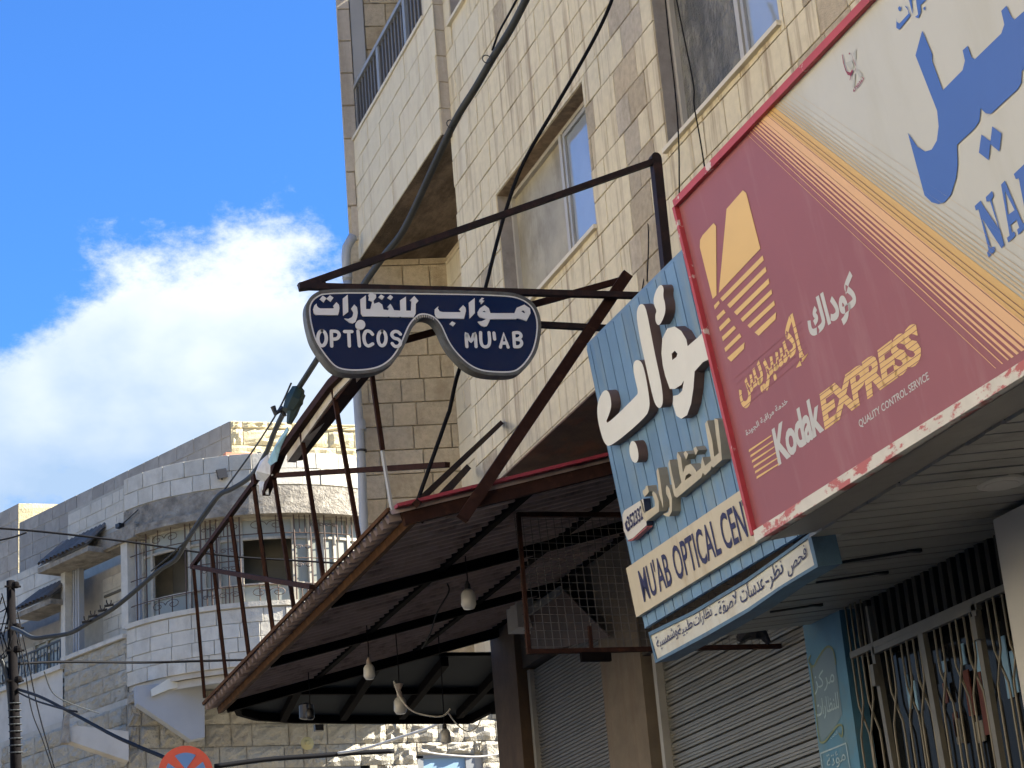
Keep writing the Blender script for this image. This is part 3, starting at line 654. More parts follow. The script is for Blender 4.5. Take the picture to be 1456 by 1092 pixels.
# ================================================================== BLUE BOARD SIGN OF THE OPTICIAN
MN = V((-1, 0, -.112)).normalized(); MP = Plane((4.13, 9.34, 2.12), MN, (0, -1, 0))
mu = thing('board_sign', MP.at(930, 935), 'blue boarded opticians sign with big raised white Arabic letters, leaning out over the shutters', 'sign')
a, b = MP.uv(838, 490)[0], MP.uv(925, 900)[0]
u0 = -.005; v1 = MP.uv(838, 490)[1]; v0 = MP.uv(1000, 843)[1]
M_BB = mat('faded blue painted board', (.14, .26, .41), .55, var=.12, noise=.08, nscale=9, stain=(.27, .33, .32), stain_amt=.5, stain_scale=(8, 8, 1.2), stain_pos=(.5, .7), bump=.15, bscale=30)
M_BBD = mat('dark gap blue', (.02, .05, .09), .6)
q = MB(); q.add([MP.w(u0, v0, -.03), MP.w(1.9, v0, -.03), MP.w(1.9, v1, -.03), MP.w(u0, v1, -.03)], [(0, 1, 2, 3)]); q.build('backing', M_BBD, mu)
k = 0; u = u0
while u < 1.9:
    w_ = .048 if k == 0 else .114
    q = MB(); c = MP.w(u+w_/2, (v0+v1)/2, -.012); q.box(c, MP.u*(w_/2-.0045), MP.v*(v1-v0)/2, MP.n*.012); q.build('board', M_BB, mu); u += w_; k += 1
q = MB(); q.bar(MP.w(u0, v1+.008, -.02), MP.w(1.9, v1+.008, -.02), .03, .02); q.bar(MP.w(u0-.01, v0, -.02), MP.w(u0-.01, v1, -.02), .02, .03); q.build('edge_trim', M_BB, mu)
Z3 = lambda x, y: (850+x/4.2, 390+y/4.2); Z4 = lambda x, y: (900+x/6.825, 610+y/6.825)
M_LW = mat('raised letter white face', (.72, .72, .64), .45, noise=.05, nscale=5); M_LS = mat('raised letter brown side', (.12, .075, .06), .6, noise=.2)
# the faces stand off the boards; the photo's letter faces are traced at their stand-off depth
def raised(pts, parent, zf, depth, m_=M_LW, s_=M_LS, holes=(), rnd=2, nm='letter'):
    # walls run back to the boards
    w = [MP.at(*zf(*p), off=depth) for p in pts]; w = rounded(w, rnd) if rnd else w
    hs = [[MP.at(*zf(*p), off=depth) for p in h] for h in holes]
    q = MB(); q.prism([w]+hs, MP.n, depth, 0, 1); return q.build(nm, [m_, s_], parent)
raised([(435, 55), (455, 75), (450, 130), (462, 165), (465, 220), (448, 270), (425, 305), (405, 285), (402, 240), (412, 215), (395, 180), (392, 140), (410, 85)], mu, Z3, .055)
raised([(300, 185), (322, 170), (345, 190), (368, 300), (400, 470), (440, 650), (452, 760), (432, 800), (405, 780), (385, 720), (350, 560), (310, 380), (288, 240)], mu, Z3, .055)
raised([(52, 840), (55, 760), (85, 695), (110, 685), (130, 710), (140, 780), (122, 840), (105, 875), (120, 885), (290, 720), (300, 700), (285, 640), (268, 560), (275, 515), (300, 505), (325, 525), (345, 600), (365, 720), (370, 790), (345, 850), (130, 1030), (95, 1005), (70, 930)], mu, Z3, .055, rnd=2)
raised([(245, 1020), (262, 985), (285, 1000), (300, 1050), (302, 1100), (285, 1125), (262, 1110), (248, 1070)], mu, Z3, .055)
raised([(440, 470), (445, 380), (475, 320), (520, 308), (560, 335), (590, 385), (598, 425), (660, 372), (760, 270), (790, 470), (690, 520), (640, 575), (632, 680), (618, 770), (595, 835), (560, 858), (530, 840), (508, 770), (510, 722), (540, 715), (565, 690), (575, 630), (560, 655), (520, 680), (490, 680), (462, 600), (448, 540)], mu, Z3, .055,
       holes=[[(502, 470), (520, 453), (536, 470), (530, 490), (505, 508)]], rnd=0)
M_CW = mat('cream raised lettering', (.50, .46, .34), .6, noise=.12, nscale=12); M_CS = mat('cream lettering side', (.30, .28, .22), .7, noise=.2)
for pts, hs in (([(155, 680), (170, 720), (185, 790), (200, 808), (300, 740), (298, 690), (272, 620), (282, 595), (310, 620), (335, 690), (340, 790), (215, 888), (190, 870), (170, 800)], []),
            ([(180, 590), (205, 572), (212, 545), (228, 542), (240, 600), (225, 622), (200, 650), (182, 620)], []),
            ([(315, 400), (330, 368), (345, 440), (380, 700), (380, 760), (340, 620)], []),
            ([(408, 560), (415, 535), (440, 570), (465, 660), (465, 790), (440, 840), (400, 835), (375, 815), (430, 800), (445, 740), (440, 680), (412, 620)], []),
            ([(430, 330), (442, 292), (470, 440), (500, 570), (520, 560), (560, 510), (540, 420), (515, 260), (520, 215), (555, 270), (575, 420), (600, 350), (650, 330), (700, 390), (705, 410), (750, 370), (755, 300), (765, 265), (790, 350), (850, 300), (820, 120), (790, -60), (810, -90), (860, 100), (880, 260), (925, 225), (900, 60), (880, -110), (915, -100), (940, 100), (955, 290), (870, 365), (850, 350), (845, 385), (790, 440), (768, 415), (755, 460), (515, 658), (490, 640), (470, 560)],
              [[(592, 490), (602, 445), (635, 420), (660, 440), (640, 460)]]),
            ([(580, 230), (600, 205), (625, 235), (605, 290)], []), ([(675, 185), (700, 162), (720, 200), (700, 245)], [])):
    raised(pts, mu, Z4, .05, M_CW, M_CS, holes=hs, rnd=0)
# cream strip with the Latin name
M_STRIP = mat('yellowed cream strip', (.56, .51, .38), .6, noise=.06, nscale=6, stain=(.38, .30, .17), stain_amt=.6, stain_scale=(9, 9, 3), stain_pos=(.5, .72))
M_NAVY = mat('navy lettering', (.022, .025, .09), .6)
Z5 = lambda x, y: (870+x/4.0455, 680+y/4.0455)
tl, bl_, brr, tr = MP.uv(*Z5(130, 510)), MP.uv(*Z5(190, 800)), MP.uv(*Z5(875, 345)), MP.uv(*Z5(765, 60))
vb, vt = (bl_[1]+brr[1])/2, (tl[1]+tr[1])/2
q = MB(); q.prism([[MP.w(-.02, vb, .03), MP.w(1.9, vb, .03), MP.w(1.9, vt, .03), MP.w(-.02, vt, .03)]], MP.n, .03); q.build('name_strip', M_STRIP, mu)
NP = Plane(MP.p+MP.n*.03, MP.n, MP.u)
def strip_text(s, x0, x1, **k):
    # measured along the strip: left and right pixel of the words' base line
    A, B = NP.uv(*Z5(*x0)), NP.uv(*Z5(*x1)); h = vt-vb
    vs, fs = text_verts(s, .012, False, k.get('space', 1.0)); xa, xb = min(v.x for v in vs), max(v.x for v in vs); ya, yb = min(v.y for v in vs), max(v.y for v in vs)
    q = MB(); q.add([NP.w(A[0]+(B[0]-A[0])*(v.x-xa)/(xb-xa), vb+h*.17+(v.y-ya)/(yb-ya)*h*.66, .003) for v in vs], fs); q.build('lettering', M_NAVY, mu)
strip_text("MU'AB", (195, 745), (360, 640)); strip_text('OPTICAL', (385, 620), (642, 460)); strip_text('CENTER', (662, 445), (925, 272))
# phone plate
TN = Plane(MP.p+MP.n*.042, MP.n, MP.u)
pl = [Z5(60, 210), (Z5(72, 185)), Z5(180, 118), Z5(200, 270), Z5(120, 345), Z5(92, 355), Z5(68, 300)]
ph = poly(TN, pl, mat('plate white', (.60, .60, .56), .5, noise=.05), mu, 'phone_plate', lift=0, depth=.038, side=mat('plate navy side', (.02, .03, .07), .5))
place_text('352332', TN, Z5(100, 300), Z5(186, 232), Z5(88, 222), M_NAVY, mu, offset=.02, lift=.004)
poly(TN, [Z5(78, 260), Z5(86, 240), Z5(92, 250), Z5(88, 262), Z5(98, 290), Z5(104, 285), Z5(106, 298), Z5(96, 308), Z5(84, 290)], M_NAVY, mu, 'phone_symbol', lift=.004)
poly(TN, [Z5(92, 358), Z5(120, 348), Z5(202, 274), Z5(204, 282), Z5(122, 356), Z5(94, 364)], mat('faded red edge', (.40, .12, .12), .6), mu, 'red_edge', lift=.001, depth=.03)
# lower white light box with the blue case
LNn = V((-1, -.02, -.13)).normalized(); LP = Plane(onX(925, 899, 4.05), LNn, (0, -1, 0))
lb = thing('light_box', LP.at(1050, 880), 'slim white light box in a blue case with navy Arabic lettering below the board sign', 'sign')
M_CASE = mat('weathered blue case', (.075, .15, .23), .5, noise=.2, nscale=10, stain=(.06, .07, .08), stain_amt=.5, stain_scale=(8, 8, 8))
oc = [Z5(222, 885), Z5(480, 760), Z5(780, 580), Z5(1000, 425), Z5(1155, 310), Z5(1200, 507), Z5(1000, 625), Z5(800, 765), Z5(560, 905), Z5(262, 1062)]
ic = [Z5(228, 905), Z5(480, 782), Z5(780, 602), Z5(1000, 445), Z5(1140, 345), Z5(1178, 497), Z5(990, 612), Z5(790, 748), Z5(560, 880), Z5(268, 1040)]
poly(LP, oc, M_CASE, lb, 'case', lift=0, depth=.11)
poly(LP, oc, M_CASE, lb, 'frame', lift=.012, depth=.012, holes=[ic])
poly(LP, ic, mat('light box face', (.56, .56, .48), .45, noise=.06, nscale=5, stain=(.42, .36, .24), stain_amt=.45, stain_scale=(10, 10, 4)), lb, 'face', lift=.004)
for s, a, b, c in (('فحص', (1025, 575), (1135, 470), (1010, 480)), ('نظر', (920, 640), (1000, 565), (900, 530)), ('-', (893, 603), (912, 594), (890, 592)), ('عدسات', (752, 722), (888, 632), (735, 630)), ('لاصقة', (628, 796), (733, 724), (614, 712)), ('-', (600, 792), (613, 783), (598, 784)), ('نظارات', (485, 872), (588, 806), (470, 790)), ('طبية', (395, 925), (478, 868), (380, 850)), ('وشمسية', (275, 1000), (392, 920), (255, 915))):
    place_text(s, LP, Z5(*a), Z5(*b), Z5(*c), M_NAVY, lb, offset=.002, arabic=True, lift=.008)

# ================================================================== MAROON / WHITE PHOTO SHOP SIGN
KN = V((-1, 0, -.125)).normalized(); KP = Plane(onX(1078, 765, 3.8), KN, (0, -1, 0))
ks = thing('light_box', KP.at(1078, 765)+V((.1, -2, 0)), 'huge maroon and white film processing sign with orange stripes and blue lettering', 'sign')
ku0, kv0 = KP.uv(1078, 762); _, kv1 = KP.uv(965, 293); ku1 = 4.2
kv0 = KP.uv(1300, 617)[1]*.5+kv0*.5
M_KW = mat('sign panel off white', (.50, .51, .46), .4, noise=.04, nscale=2, stain=(.40, .40, .32), stain_amt=.5, stain_scale=(4, 4, .7), stain_pos=(.5, .75))
M_KM = mat('faded maroon vinyl', (.28, .082, .09), .45, noise=.05, nscale=3, stain=(.36, .17, .17), stain_amt=.55, stain_scale=(7, 7, .8), stain_pos=(.52, .74))
M_KT = mat('peeling red trim', (.42, .05, .06), .5, noise=.15, nscale=10, stain=(.60, .52, .46), stain_amt=1, stain_scale=(9, 9, 9), stain_pos=(.60, .64))
M_KTW = mat('peeling white trim', (.62, .60, .52), .5, noise=.1, nscale=10, stain=(.45, .12, .11), stain_amt=1, stain_scale=(6, 6, 14), stain_pos=(.50, .55))
M_KBLUE = mat('blue vinyl', (.035, .12, .42), .4, noise=.05, nscale=2)
M_KY = mat('film yellow vinyl', (.72, .48, .17), .45, noise=.04, nscale=4)
M_KOUT = mat('dark outline vinyl', (.16, .05, .05), .5)
M_KP = mat('pale grey vinyl', (.52, .53, .50), .45)
q = MB(); q.prism([[KP.w(ku0, kv0), KP.w(ku1, kv0), KP.w(ku1, kv1), KP.w(ku0, kv1)]], KP.n, .16); q.build('box', M_KW, ks)
q = MB(); q.box(KP.w((ku0+ku1)/2, kv1+.012, -.06), KP.u*(ku1-ku0)/2, KP.v*.016, KP.n*.085); q.box(KP.w(ku0-.008, (kv0+kv1)/2, -.06), KP.u*.012, KP.v*((kv1-kv0)/2), KP.n*.085); q.build('trim', M_KT, ks)
q = MB(); q.box(KP.w((ku0+ku1)/2, kv0-.008, -.02), KP.u*(ku1-ku0)/2, KP.v*.024, KP.n*.04); q.build('bottom_trim', M_KTW, ks)
poly(KP, [(965, 296), (1088, 161), (1474, 498), (1480, 503), (1079, 768)], M_KM, ks, 'maroon_field', lift=.002)
# fan of stripes
A0, A1 = V((1060, 192, 0)), V((1128, 124, 0)); B0, B1 = V((1412, 527, 0)), V((1570, 424, 0))
def stripe(t0, t1, s0, s1, m_, lift):
    a, b, c, d = A0.lerp(A1, t0), A0.lerp(A1, t1), B0.lerp(B1, s1), B0.lerp(B1, s0)
    poly(KP, [(a.x, a.y), (b.x, b.y), (c.x, c.y), (d.x, d.y)], m_, ks, 'stripe', lift=lift)
M_PE = mat('peach vinyl', (.72, .44, .22), .45); M_OR = mat('golden vinyl', (.62, .40, .13), .45); M_TAN = mat('tan line vinyl', (.54, .42, .24), .45)
for c, w_ in ((.03, .004), (.09, .007), (.14, .010), (.175, .016), (.22, .018), (.265, .022), (.31, .028), (.352, .034), (.396, .044)): stripe(c, c+w_*1.3, c, c+w_*1.3, M_PE, .004)
stripe(.44, .60, .44, .60, M_OR, .003)
for c in (.40, .45, .495): stripe(c+.036, c+.042, c+.036, c+.042, M_KOUT, .005)
for c, w_ in ((.62, .02), (.66, .016), (.70, .012), (.75, .009), (.80, .006), (.87, .004), (.96, .003)): stripe(c, c+w_, c, c+w_, M_TAN, .004)
Z6 = lambda x, y: (980+x/4.2, 260+y/4.2)
for lp in ([(150, 240), (165, 258), (168, 670), (145, 693), (68, 385), (70, 340), (85, 312)], [(325, 44), (345, 60), (430, 392), (182, 656), (228, 155)],
           [(443, 433), (450, 462), (205, 708), (190, 690)], [(460, 500), (467, 528), (248, 748), (232, 728)], [(478, 570), (484, 600), (290, 790), (272, 771)], [(495, 636), (500, 662), (325, 830), (312, 812)], [(512, 702), (516, 730), (368, 868), (353, 850)], [(524, 772), (520, 815), (420, 912), (395, 893)],
           [(180, 703), (188, 718), (158, 757), (152, 733)], [(210, 756), (222, 775), (175, 823), (168, 798)], [(240, 803), (254, 822), (190, 887), (183, 862)], [(272, 852), (285, 868), (206, 946), (200, 920)], [(305, 898), (317, 918), (222, 1010), (215, 987)], [(335, 952), (332, 990), (255, 1068), (232, 1045)]):
    poly(KP, [Z6(*p) for p in lp], M_KY, ks, 'emblem_piece', lift=.004, rnd=0)
# words on the maroon field
place_text('كوداك', KP, (1157, 494), (1226, 444), (1143, 436), M_KP, ks, offset=.04, arabic=True)
tx = place_text('إكسبريس', KP, (1058, 590), (1152, 510), (1043, 522), M_KY, ks, offset=.034, arabic=True)
place_text('خدمة مراقبة الجودة', KP, (1063, 622), (1122, 575), (1060, 612), M_KP, ks, offset=.02, arabic=True)
place_text('Kodak', KP, (1108, 663), (1173, 612), (1098, 611), M_KP, ks, offset=.034, space=.9)
place_text('EXPRESS', KP, (1174, 612), (1313, 512), (1166, 560), M_KY, ks, offset=.045, space=.88)
place_text('QUALITY CONTROL SERVICE', KP, (1224, 610), (1323, 541), (1221, 598), M_KP, ks, offset=.012)
for k in range(7):          # the thin maroon cuts through the striped letters
    t = (k+.5)/7
    a, b = V((1166+8*t, 560+52*t, 0)), V((1305+10*t, 455+57*t, 0)); poly(KP, [(a.x-1, a.y-.6), (b.x, b.y-.6), (b.x, b.y+.6), (a.x-1, a.y+.6)], M_KM, ks, 'cut_line', lift=.0036)
for k in range(6):
    t = (k+.5)/6; a, b = V((1046+12*t, 533+53*t, 0)), V((1140+12*t, 452+53*t, 0)); poly(KP, [(a.x-1, a.y-.6), (b.x, b.y-.6), (b.x, b.y+.6), (a.x-1, a.y+.6)], M_KM, ks, 'cut_line', lift=.0036)
for k in range(6):
    a, b = V((1066+k*2.2, 641+k*7.6, 0)), V((1098+k*2.2, 619+k*8.0, 0)); poly(KP, [(a.x, a.y-1.6), (b.x, b.y-.8), (b.x, b.y+1), (a.x, a.y+1.9)], M_KY, ks, 'speed_line', lift=.004)
# big blue Arabic name, seen in part
Z7 = lambda x, y: (1240+x/2.73, y/2.73)
poly(KP, [Z7(*p) for p in [(198, 118), (238, 212), (236, 235), (278, 350), (355, 272), (364, 235), (355, 195), (374, 178), (390, 222), (402, 230), (505, 130), (517, 95), (505, 42), (525, 22), (545, 65), (556, 76), (700, -50), (760, 140), (585, 275), (583, 320), (570, 345), (465, 442), (445, 440), (425, 420), (420, 470), (400, 500), (333, 562), (336, 640), (330, 690), (310, 755), (285, 785), (262, 792), (235, 785), (207, 758), (142, 515), (180, 570), (210, 588), (235, 580), (255, 545), (262, 490), (256, 430), (172, 215)]], M_KBLUE, ks, 'letter', lift=.004)
poly(KP, [Z7(*p) for p in [(428, 522), (463, 548), (470, 490), (506, 518), (498, 588), (463, 560), (456, 622), (418, 592)]], M_KBLUE, ks, 'letter_dots', lift=.004)
Z8 = lambda x, y: (1160+x/4.919, y/4.919)
for lp in ([(570, 120), (572, 150), (590, 165), (655, 95), (650, 70), (628, 40), (645, 48), (668, 110), (590, 208), (570, 195)], [(655, -10), (675, -10), (685, 98), (678, 80)], [(705, -20), (760, -20), (778, 0), (738, 35), (742, 80), (725, 128), (700, 118), (722, 100), (712, 40)], [(760, 50), (772, 45), (770, 72), (758, 65)], [(582, 55), (592, 42), (606, 58), (598, 78), (586, 75)]):
    poly(KP, [Z8(*p) for p in lp], M_KBLUE, ks, 'letter', lift=.004)
Z9 = lambda x, y: (1280+x/3.415, 60+y/3.415)
poly(KP, [Z9(*p) for p in [(366, 795), (395, 768), (402, 785), (483, 905), (440, 770), (424, 775), (420, 752), (450, 722), (458, 745), (447, 765), (510, 985), (496, 1000), (402, 855), (444, 995), (462, 992), (466, 1012), (434, 1044), (426, 1022), (434, 1008), (384, 810), (372, 818)]], M_KBLUE, ks, 'letter', lift=.004)
poly(KP, [Z9(*p) for p in [(494, 692), (512, 672), (600, 880), (612, 872), (618, 895), (578, 935), (572, 910), (582, 900), (570, 862), (540, 888), (548, 925), (558, 918), (564, 940), (530, 972), (522, 950), (536, 938)]], M_KBLUE, ks, 'letter', lift=.004, holes=[[Z9(528, 838), Z9(560, 815), Z9(512, 720)]])
poly(KP, [Z9(*p) for p in [(556, 640), (640, 560), (690, 600), (690, 680), (650, 720), (700, 740), (700, 820), (640, 880), (618, 860), (580, 660), (566, 665)]], M_KBLUE, ks, 'letter', lift=.004, holes=[[Z9(612, 650), Z9(650, 620), Z9(655, 680), Z9(625, 700)], [Z9(632, 740), Z9(665, 725), Z9(665, 790), Z9(645, 815)]])
# small faint maker's mark
ZM = lambda x, y: (1190+x/13.65, 60+y/13.65)
for lp in ([(180, 400), (300, 350), (345, 480), (270, 530)], [(330, 220), (380, 120), (385, 330), (350, 330)], [(385, 560), (420, 530), (515, 640), (460, 690)], [(330, 620), (370, 610), (355, 860), (312, 880)]): poly(KP, [ZM(*p) for p in lp], mat('ghost grey print', (.40, .42, .39), .5), ks, 'mark', lift=.003)
M_MK = mat('dark red print', (.25, .03, .06), .5)
for lp in ([(118, 235), (130, 240), (165, 430), (210, 560), (280, 590), (320, 520), (335, 560), (300, 640), (280, 735), (268, 740), (285, 650), (230, 635), (190, 560), (140, 400)], [(300, 220), (325, 290), (380, 430), (390, 520), (370, 590), (385, 480), (340, 350)], [(250, 210), (272, 200), (275, 235), (255, 240)]): poly(KP, [ZM(*p) for p in lp], M_MK, ks, 'mark', lift=.005)
place_text('4750363', KP, ZM(345, 985), ZM(548, 715), ZM(315, 935), M_MK, ks, offset=.015, lift=.004)

# ================================================================== SLATTED SOFFIT UNDER THE SIGN
sf = thing('slatted_soffit', (4.7, 7.5, 2.2), 'grey slatted metal ceiling over the pavement behind the maroon sign', 'ceiling')
SO = lambda x, y: 2.10+(x-3.95)*.115
XG = 5.20
M_SLATC = mat('grey ceiling slat', (.26, .26, .23), .45, var=.09, noise=.12, nscale=3, stain=(.09, .09, .08), stain_amt=.5, stain_scale=(2, 6, 2))
q = MB(); q.bar((4.10, 3.4, SO(4.1, 0)+.03), (4.10, 7.3, SO(4.1, 0)+.03), .02, .05); q.build('edge_channel', M_BLKBEAM, sf)
q = MB(); q.add([(4.30, 3.4, 2.2), (5.3, 3.4, 2.36), (5.3, 9.6, 2.36), (4.30, 9.6, 2.2)], [(0, 1, 2, 3)]); q.build('backing', M_BLACK, sf)
q = MB(); q.add([KP.w(ku0, kv0-.035, -.02), KP.w(ku1, kv0-.035, -.02), V((4.06, KP.w(ku1, 0).y, 2.115)), V((4.06, KP.w(ku0, 0).y-.02, 2.115))], [(0, 1, 2, 3)]); q.build('bottom_plate', mat('grey bottom plate', (.22, .21, .185), .5, noise=.15, nscale=3, stain=(.12, .11, .1), stain_amt=.5, stain_scale=(3, 3, 3)), sf)
y = 9.55; rnd = random.Random(5)
while y > 3.5:
    w_ = .128; x0 = (4.07 if y < 7.4 else 4.24)+rnd.uniform(-.012, .0); z_ = rnd.uniform(-.002, .002)
    q = MB(); q.box(((x0+XG+.12)/2, y-w_/2, (SO(x0, 0)+SO(XG+.12, 0))/2+z_), ((XG+.12-x0)/2, rnd.uniform(-.004, .004), (SO(XG+.12, 0)-SO(x0, 0))/2), (0, w_/2-.007, 0), (0, 0, .008)); q.build('slat', M_SLATC, sf); y -= w_

c = onZ(1423, 684, 2.17); c.z = SO(c.x, 0)-.01
rl = MB(); rl.lathe([(-.014, .085), (-.010, .10), (0, .105)], c, (0, 0, 1), 24); rl.lathe([(-.018, .07), (-.012, .078)], c, (0, 0, 1), 24)
tag(rl.build('ceiling_lamp', mat('lamp ring', (.42, .42, .38), .35)), 'round flush lamp ring set in the grey slatted ceiling near the right edge', 'ceiling lamp')
for k, (pa, pb) in enumerate((((1192, 795), (1300, 790)), ((1160, 826), (1253, 823)), ((1095, 870), (1160, 868)))):
    A, B = onZ(*pa, 2.17), onZ(*pb, 2.17); A.z = SO(A.x, 0)-.012; B.z = SO(B.x, 0)-.012
    q = MB(); q.bar(A, B, .012, .014); q.box(B, (.04, 0, 0), (0, .012, 0), (0, 0, .008)); tag(q.build('track_hook', M_BLACK), 'black hook rail under the slatted ceiling, '+['longest and nearest the light box end', 'middle one of the three', 'shortest, above the blue painted panel'][k], 'hook rail', 'black hook rails under the slatted ceiling')

# ================================================================== SHOP FRONTS
M_SHUT = mat('grey beige roller slat', (.17, .168, .15), .45, var=.12, noise=.15, nscale=4, stain=(.13, .12, .10), stain_amt=.55, stain_scale=(5, 1.5, 14), stain_pos=(.45, .7), metal=.3)
sh = thing('roller_shutter', (XS+.1, 10.7, -1.46), 'wide closed grey beige roller shutter between beige pillar and blue panel', 'roller shutter')
z = 2.55; k = 0
while z > -.2:
    q = MB(); x = XS+.05; hh = .079
    prof = [(x+.014, z), (x-.008, z-.006), (x-.009, z-.030), (x-.004, z-.033), (x-.009, z-.036), (x-.009, z-.050), (x-.004, z-.053), (x-.009, z-.056), (x-.007, z-hh+.008), (x+.014, z-hh+.003)]
    q.add([(a, 9.62, b) for a, b in prof]+[(a, 11.88, b) for a, b in prof], [(i, i+1, i+11, i+10) for i in range(9)]); q.build('slat', M_SHUT, sh); z -= hh
for y in (9.66, 11.9):
    q = MB(); q.abox(XS-.01, XS+.09, y-.02, y+.03, -1.46, 2.6); q.build('guide_rail', M_ALUD, sh)
sh2 = thing('roller_shutter', (XS+.1, 13.6, -1.46), 'narrow dark ribbed roller shutter between the brown and beige pillars', 'roller shutter')
q = MB(); z = 3.0; pts = []
M_SHUT2 = mat('dim grey roller shutter', (.13, .125, .115), .55, noise=.2, nscale=4, stain=(.1, .09, .08), stain_amt=.4, stain_scale=(2, 2, 2))
while z > .3: pts += [(XS+.045, z), (XS+.035, z-.006), (XS+.035, z-.018), (XS+.045, z-.024)]; z -= .027
n = len(pts); q.add([(a, 12.78, b) for a, b in pts]+[(a, 14.3, b) for a, b in pts], [(i, i+1, n+i+1, n+i) for i in range(n-1)]); tag(q.build('curtain', M_SHUT2, sh2), kind='stuff')
for y in (12.76, 14.32): q = MB(); q.abox(XS-.0, XS+.08, y-.03, y+.02, -1.46, 3.0); q.build('guide_rail', M_ALUD, sh2)
M_PIL = mat('beige stone pillar', (.17, .14, .105), .9, noise=.2, nscale=7, stain=(.14, .10, .07), stain_amt=.6, stain_scale=(9, 9, .8), stain_pos=(.48, .66), bump=.4)
M_PILB = mat('brown plastered pillar', (.10, .065, .04), .9, noise=.25, nscale=7, stain=(.06, .04, .03), stain_amt=.6, stain_scale=(6, 6, 1), bump=.4)
q = MB(); q.abox(XS-.06, 5.6, 12.0, 12.70, -1.46, 3.45); tag(q.build('shop_pillar', M_PIL), 'beige stained pillar between the two roller shutters', 'pillar')
q = MB(); q.abox(XS-.08, 5.6, 14.36, 14.92, -1.46, 3.5); tag(q.build('shop_pillar', M_PILB), 'brown plastered corner pillar left of the narrow shutter', 'pillar')
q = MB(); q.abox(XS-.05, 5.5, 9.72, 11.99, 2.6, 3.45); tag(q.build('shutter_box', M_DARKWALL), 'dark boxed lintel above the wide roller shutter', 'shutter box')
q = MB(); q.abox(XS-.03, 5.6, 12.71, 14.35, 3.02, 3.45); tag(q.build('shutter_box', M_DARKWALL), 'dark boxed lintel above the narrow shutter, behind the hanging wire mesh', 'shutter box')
q = MB(); A_, B_, C_, D_ = onX(752, 872, 5.12), onX(800, 838, 5.12), onX(866, 905, 5.18), onX(757, 930, 5.18)
q.prism([[A_, B_, C_, D_]], (-1, 0, 0), .012); ms_ = q.build('metal_sheet', mat('rusty dark sheet metal', (.07, .04, .032), .6, noise=.3, nscale=8, stain=(.16, .10, .07), stain_amt=.5, stain_scale=(5, 5, 5)))
tag(ms_, 'loose rusty sheet with a pale folded top edge leaning behind the wire mesh', 'metal sheet')
q = MB(); q.bar(A_+V((-.012, 0, 0)), B_+V((-.012, 0, 0)), .02, .05); q.build('folded_edge', mat('pale sheet edge', (.16, .16, .145), .5), ms_)
# painted blue panel
bp_ = thing('painted_panel', (5.2, 9.28, -1.46), 'narrow hand painted blue panel with faint Arabic writing beside the gate', 'sign')
PP = Plane((5.20, 9.28, 0), (-1, 0, 0), (0, -1, 0))
q = MB(); q.abox(5.20, 5.30, 9.22, 9.64, -1.46, 2.26)
q.build('panel', mat('sky blue paint', (.065, .19, .30), .6, noise=.15, nscale=5, stain=(.12, .18, .18), stain_amt=.5, stain_scale=(4, 4, 3)), bp_)
Z10 = lambda x, y: (1130+x/5.15, 880+y/5.15)
M_SCR = mat('olive scroll paint', (.15, .19, .10), .6); M_SCW = mat('pale script paint', (.30, .42, .48), .6); M_SCG = mat('grey scroll fill', (.12, .19, .24), .6)
poly(PP, [Z10(*p) for p in [(110, 330), (150, 345), (200, 230), (240, 205), (280, 230), (300, 330), (330, 540), (350, 700), (300, 790), (240, 860), (200, 905), (180, 840), (150, 640)]], M_SCG, bp_, 'scroll', lift=.002)
strokes(PP, Z10, [[(120, 270), (105, 310), (140, 350), (180, 280), (240, 205), (285, 230), (305, 330)], [(120, 330), (150, 560), (180, 860), (215, 905), (265, 850), (320, 780), (355, 790), (350, 860), (330, 840)]], .006, M_SCR, bp_, 'scroll_line', lift=.004)
place_text('مركز', PP, Z10(150, 560), Z10(300, 500), Z10(138, 400), M_SCW, bp_, arabic=True, lift=.004)
place_text('للنظارات', PP, Z10(165, 755), Z10(335, 690), Z10(150, 600), M_SCW, bp_, arabic=True, lift=.004, offset=.01)
place_text('الحب', PP, Z10(268, 890), Z10(320, 850), Z10(262, 850), M_SCW, bp_, arabic=True, lift=.004)
strokes(PP, Z10, [[(195, 985), (380, 910)], [(195, 985), (215, 1150)], [(380, 910), (420, 1150)]], .004, M_SCW, bp_, 'border_line', lift=.004)
place_text('مؤتة', PP, Z10(250, 1120), Z10(385, 1060), Z10(230, 1000), M_SCW, bp_, arabic=True, lift=.004)
# gate with twisted bars
gt = thing('barred_gate', (XG, 7.9, -1.46), 'shop gate of twisted iron bars with a double door frame in front of dark glass', 'gate')
M_BAR = mat('dull cream iron bar', (.15, .135, .10), .5, noise=.15, nscale=12); M_GF = mat('grey gate frame', (.125, .12, .10), .5, noise=.12, nscale=12)
q = MB(); q.abox(XG+.14, XG+.15, 6.3, 9.3, -1.46, 2.4); q.build('glass', mat('dark shop glass', (.010, .010, .010), .05, spec=.12), gt)
zb = .378*XG
def gbar(nm, a, b, w, mt=M_GF): q = MB(); q.bar(onX(*a, XG), onX(*b, XG), w, .03, up=(1, 0, 0)); return q.build(nm, mt, gt)
gbar('transom', (1212, 932), (1432, 835), .032); gbar('door_head', (1246, 926), (1392, 862), .028)
gbar('door_post', (1243, 920), (1275, 1110), .032); gbar('door_post', (1311, 896), (1348, 1110), .042); gbar('door_post', (1386, 857), (1428, 1110), .036)
gbar('gate_edge', (1235, 862), (1246, 930), .02)
bars = []
